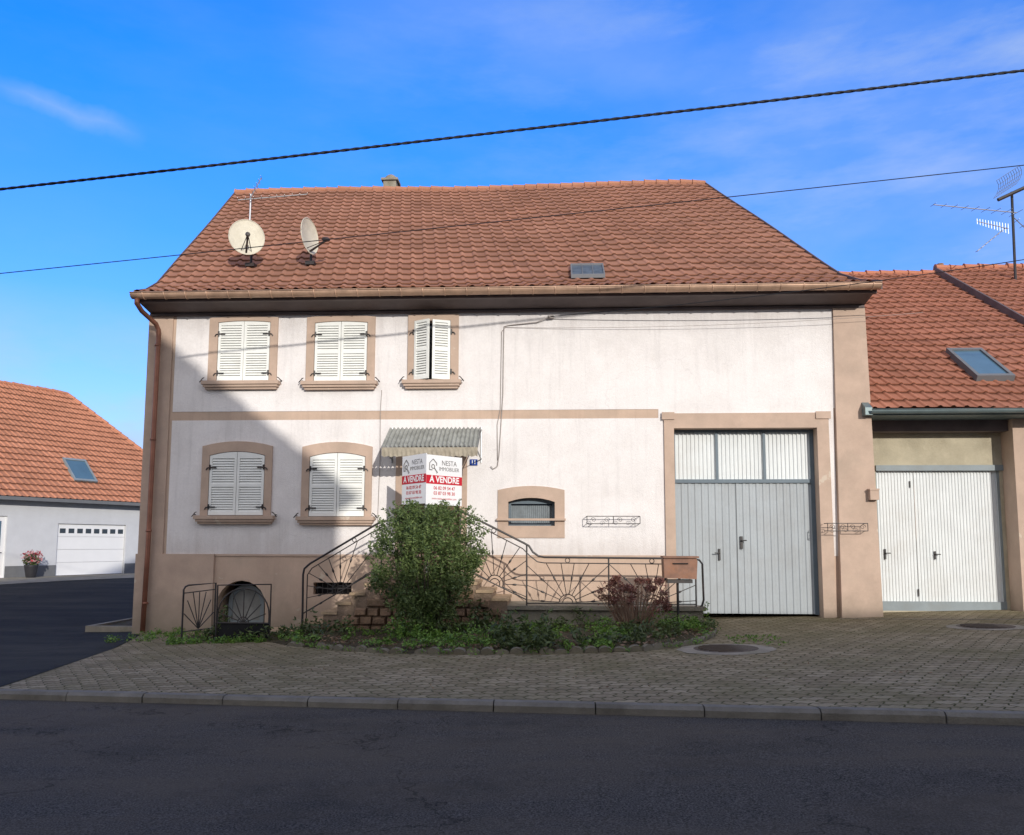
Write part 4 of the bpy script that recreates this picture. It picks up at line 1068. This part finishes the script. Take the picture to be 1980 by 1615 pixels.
for i in range(110):
    x=rs.uniform(-8.0,-4.9); y=rs.uniform(-1.6,-.1) if x<-6.6 else rs.uniform(-2.1,-1.9)
    s_=rs.uniform(.04,.11); leaves(mb,(x,y,gz(x,y)+s_*.5),(s_,s_,s_),26,.024,rng=rs)
for i in range(60):
    x=rs.uniform(2.6,3.4); y=rs.uniform(-3.9,-2.6); s_=rs.uniform(.02,.05); leaves(mb,(x,y,gz(x,y)+.01),(s_,s_,.02),9,.018,rng=rs)
for i in range(90):
    k=rs.randrange(len(edge)-1); t=rs.random(); ax=edge[k][0]+(edge[k+1][0]-edge[k][0])*t; ay=edge[k][1]+(edge[k+1][1]-edge[k][1])*t
    s_=rs.uniform(.03,.09); leaves(mb,(ax+rs.uniform(-.05,.05),ay+rs.uniform(-.08,.10),gz(ax,ay)+.04),(s_,s_,s_*.7),14,.02,rng=rs)
o=mb.obj('wall_foot_weeds','leaf2'); o['kind']='stuff'
mb=MB()
mb.box(-9.45,-9.33,.45,4.2,-.4,-.08); mb.box(-9.33,-8.3,.45,.57,-.4,-.085)
o=mb.obj('planter_border','concrete'); tag(o,'low concrete border around bare soil strip beside house','border')
mb=MB(); mb.quad((-9.33,.57,-.13),(-8.3,.57,-.13),(-9.0,4.2,-.05),(-9.33,4.2,-.05)); struct(mb.obj('soil_strip','soil'))
def manhole(x,y,r,ringr):
    z=gz(x,y); t=thing('manhole_cover','round cast iron manhole cover in concrete ring in paving','manhole cover',(x,y,z))
    mb=MB(); K=32
    c0=[(x+ringr*math.cos(2*math.pi*k/K)*(1+.04*math.sin(k*2.1)),y+ringr*.9*math.sin(2*math.pi*k/K),0) for k in range(K)]
    c1=[(x+r*math.cos(2*math.pi*k/K),y+r*math.sin(2*math.pi*k/K),0) for k in range(K)]
    fz=lambda p,d:(p[0],p[1],gz(p[0],p[1])+d)
    for k in range(K): j=(k+1)%K; mb.quad(fz(c0[k],.005),fz(c0[j],.005),fz(c1[j],.014),fz(c1[k],.014))
    mb.obj('ring','concrete',t)
    mb=MB(); mb.add([fz(p,.016) for p in c1],[tuple(range(K))])
    for i in range(-4,5):
        hw=math.sqrt(max(0,(r*.85)**2-(i*r*.19)**2)); yy=y+i*r*.19
        mb.box(x-hw,x+hw,yy-.012,yy+.012,z-.01,z+.024)
    mb.obj('lid','rust',t)
manhole(2.35,-4.2,.44,.66); manhole(6.88,-2.15,.42,.58)

# ------------------------------------------------------------------ sky & sun
w=bpy.data.worlds.new('World'); scene.world=w; w.use_nodes=True; nt=w.node_tree; nt.nodes.clear()
out=N(nt,'ShaderNodeOutputWorld'); bg=N(nt,'ShaderNodeBackground'); bg.inputs[1].default_value=.15
sky=N(nt,'ShaderNodeTexSky',sky_type='NISHITA'); sky.sun_disc=False
EL=16.; AZ=22.
sky.sun_elevation=R(EL); sky.sun_rotation=R(180-AZ); sky.altitude=200; sky.air_density=1.0; sky.dust_density=.4; sky.ozone_density=2.0
tc=N(nt,'ShaderNodeTexCoord').outputs['Generated']
sp=N(nt,'ShaderNodeSeparateXYZ'); nt.links.new(tc,sp.inputs[0])
tint=mix(nt,mapr(nt,sp.outputs[2],.05,.50,0,1),(.70,.92,1.65),(.08,.98,2.35))
base=mix(nt,1.0,sky.outputs[0],tint,'MULTIPLY')
v=vmap(nt,tc,(1.2,1.2,3.2))
n1=noi(nt,v,1.6,6,.55); f1_=mapr(nt,n1,.42,.75,0,.65)
n2=noi(nt,vmap(nt,tc,(2.5,2.0,9)),1.1,7,.62); f2_=mapr(nt,n2,.50,.8,0,.6)
side=mapr(nt,sp.outputs[0],-.30,.50,.12,1.0)
ff=mth(nt,'MULTIPLY',mth(nt,'ADD',mth(nt,'ADD',f1_,f2_),.14),side)
dt=N(nt,'ShaderNodeVectorMath',operation='DOT_PRODUCT'); nt.links.new(tc,dt.inputs[0]); dt.inputs[1].default_value=(-.351,.280,-.893)
wob=mth(nt,'MULTIPLY',mth(nt,'SUBTRACT',noi(nt,tc,14,4,.6),.5),.03)
dist=mth(nt,'ABSOLUTE',mth(nt,'ADD',dt.outputs['Value'],wob))
ds=N(nt,'ShaderNodeVectorMath',operation='DISTANCE'); nt.links.new(tc,ds.inputs[0]); ds.inputs[1].default_value=(-.485,.762,.429)
stk=mth(nt,'MULTIPLY',mapr(nt,dist,.0,.014,.28,0),mapr(nt,ds.outputs['Value'],.03,.075,1,0))
low=mth(nt,'MULTIPLY',mapr(nt,sp.outputs[2],.08,.27,1.0,0),mapr(nt,noi(nt,vmap(nt,tc,(3,3,6)),1.5,6,.6),.33,.55,.35,1))
ff=mth(nt,'ADD',mth(nt,'ADD',ff,stk),low)
ff=mth(nt,'MINIMUM',ff,.92)
col=mix(nt,ff,base,(3.5,4.3,5.8))
back_fill=mth(nt,'MULTIPLY',mapr(nt,sp.outputs[1],.10,-.45,0,.85),mapr(nt,noi(nt,tc,2.2,4,.55),.3,.6,.6,1))
col=mix(nt,back_fill,col,(8.6,7.9,6.7))  # bright warm clouds added behind the camera as unseen fill light
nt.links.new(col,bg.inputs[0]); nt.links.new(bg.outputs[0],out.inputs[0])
sv=Vector((math.sin(R(AZ))*math.cos(R(EL)),-math.cos(R(AZ))*math.cos(R(EL)),math.sin(R(EL))))
ld=bpy.data.lights.new('sun','SUN'); ld.energy=3.2; ld.angle=R(.6); ld.color=(1,.945,.86)
lo=bpy.data.objects.new('sun',ld); COL.objects.link(lo); lo.rotation_euler=sv.to_track_quat('Z','Y').to_euler()
# ------------------------------------------------------------------ camera
cd_=bpy.data.cameras.new('camera'); cam=bpy.data.objects.new('camera',cd_); COL.objects.link(cam)
cd_.sensor_width=36; cd_.lens=36*1600/1980; cd_.shift_y=74.5/1980; cd_.clip_end=2000
cam.matrix_world=Matrix.Translation((0,-16,1.6))@Matrix.Rotation(R(3),4,'Z')@Matrix.Rotation(R(96),4,'X')@Matrix.Rotation(R(.15),4,'Z')
scene.camera=cam
for o in bpy.data.objects:
    if '_local' in o.keys(): del o['_local']
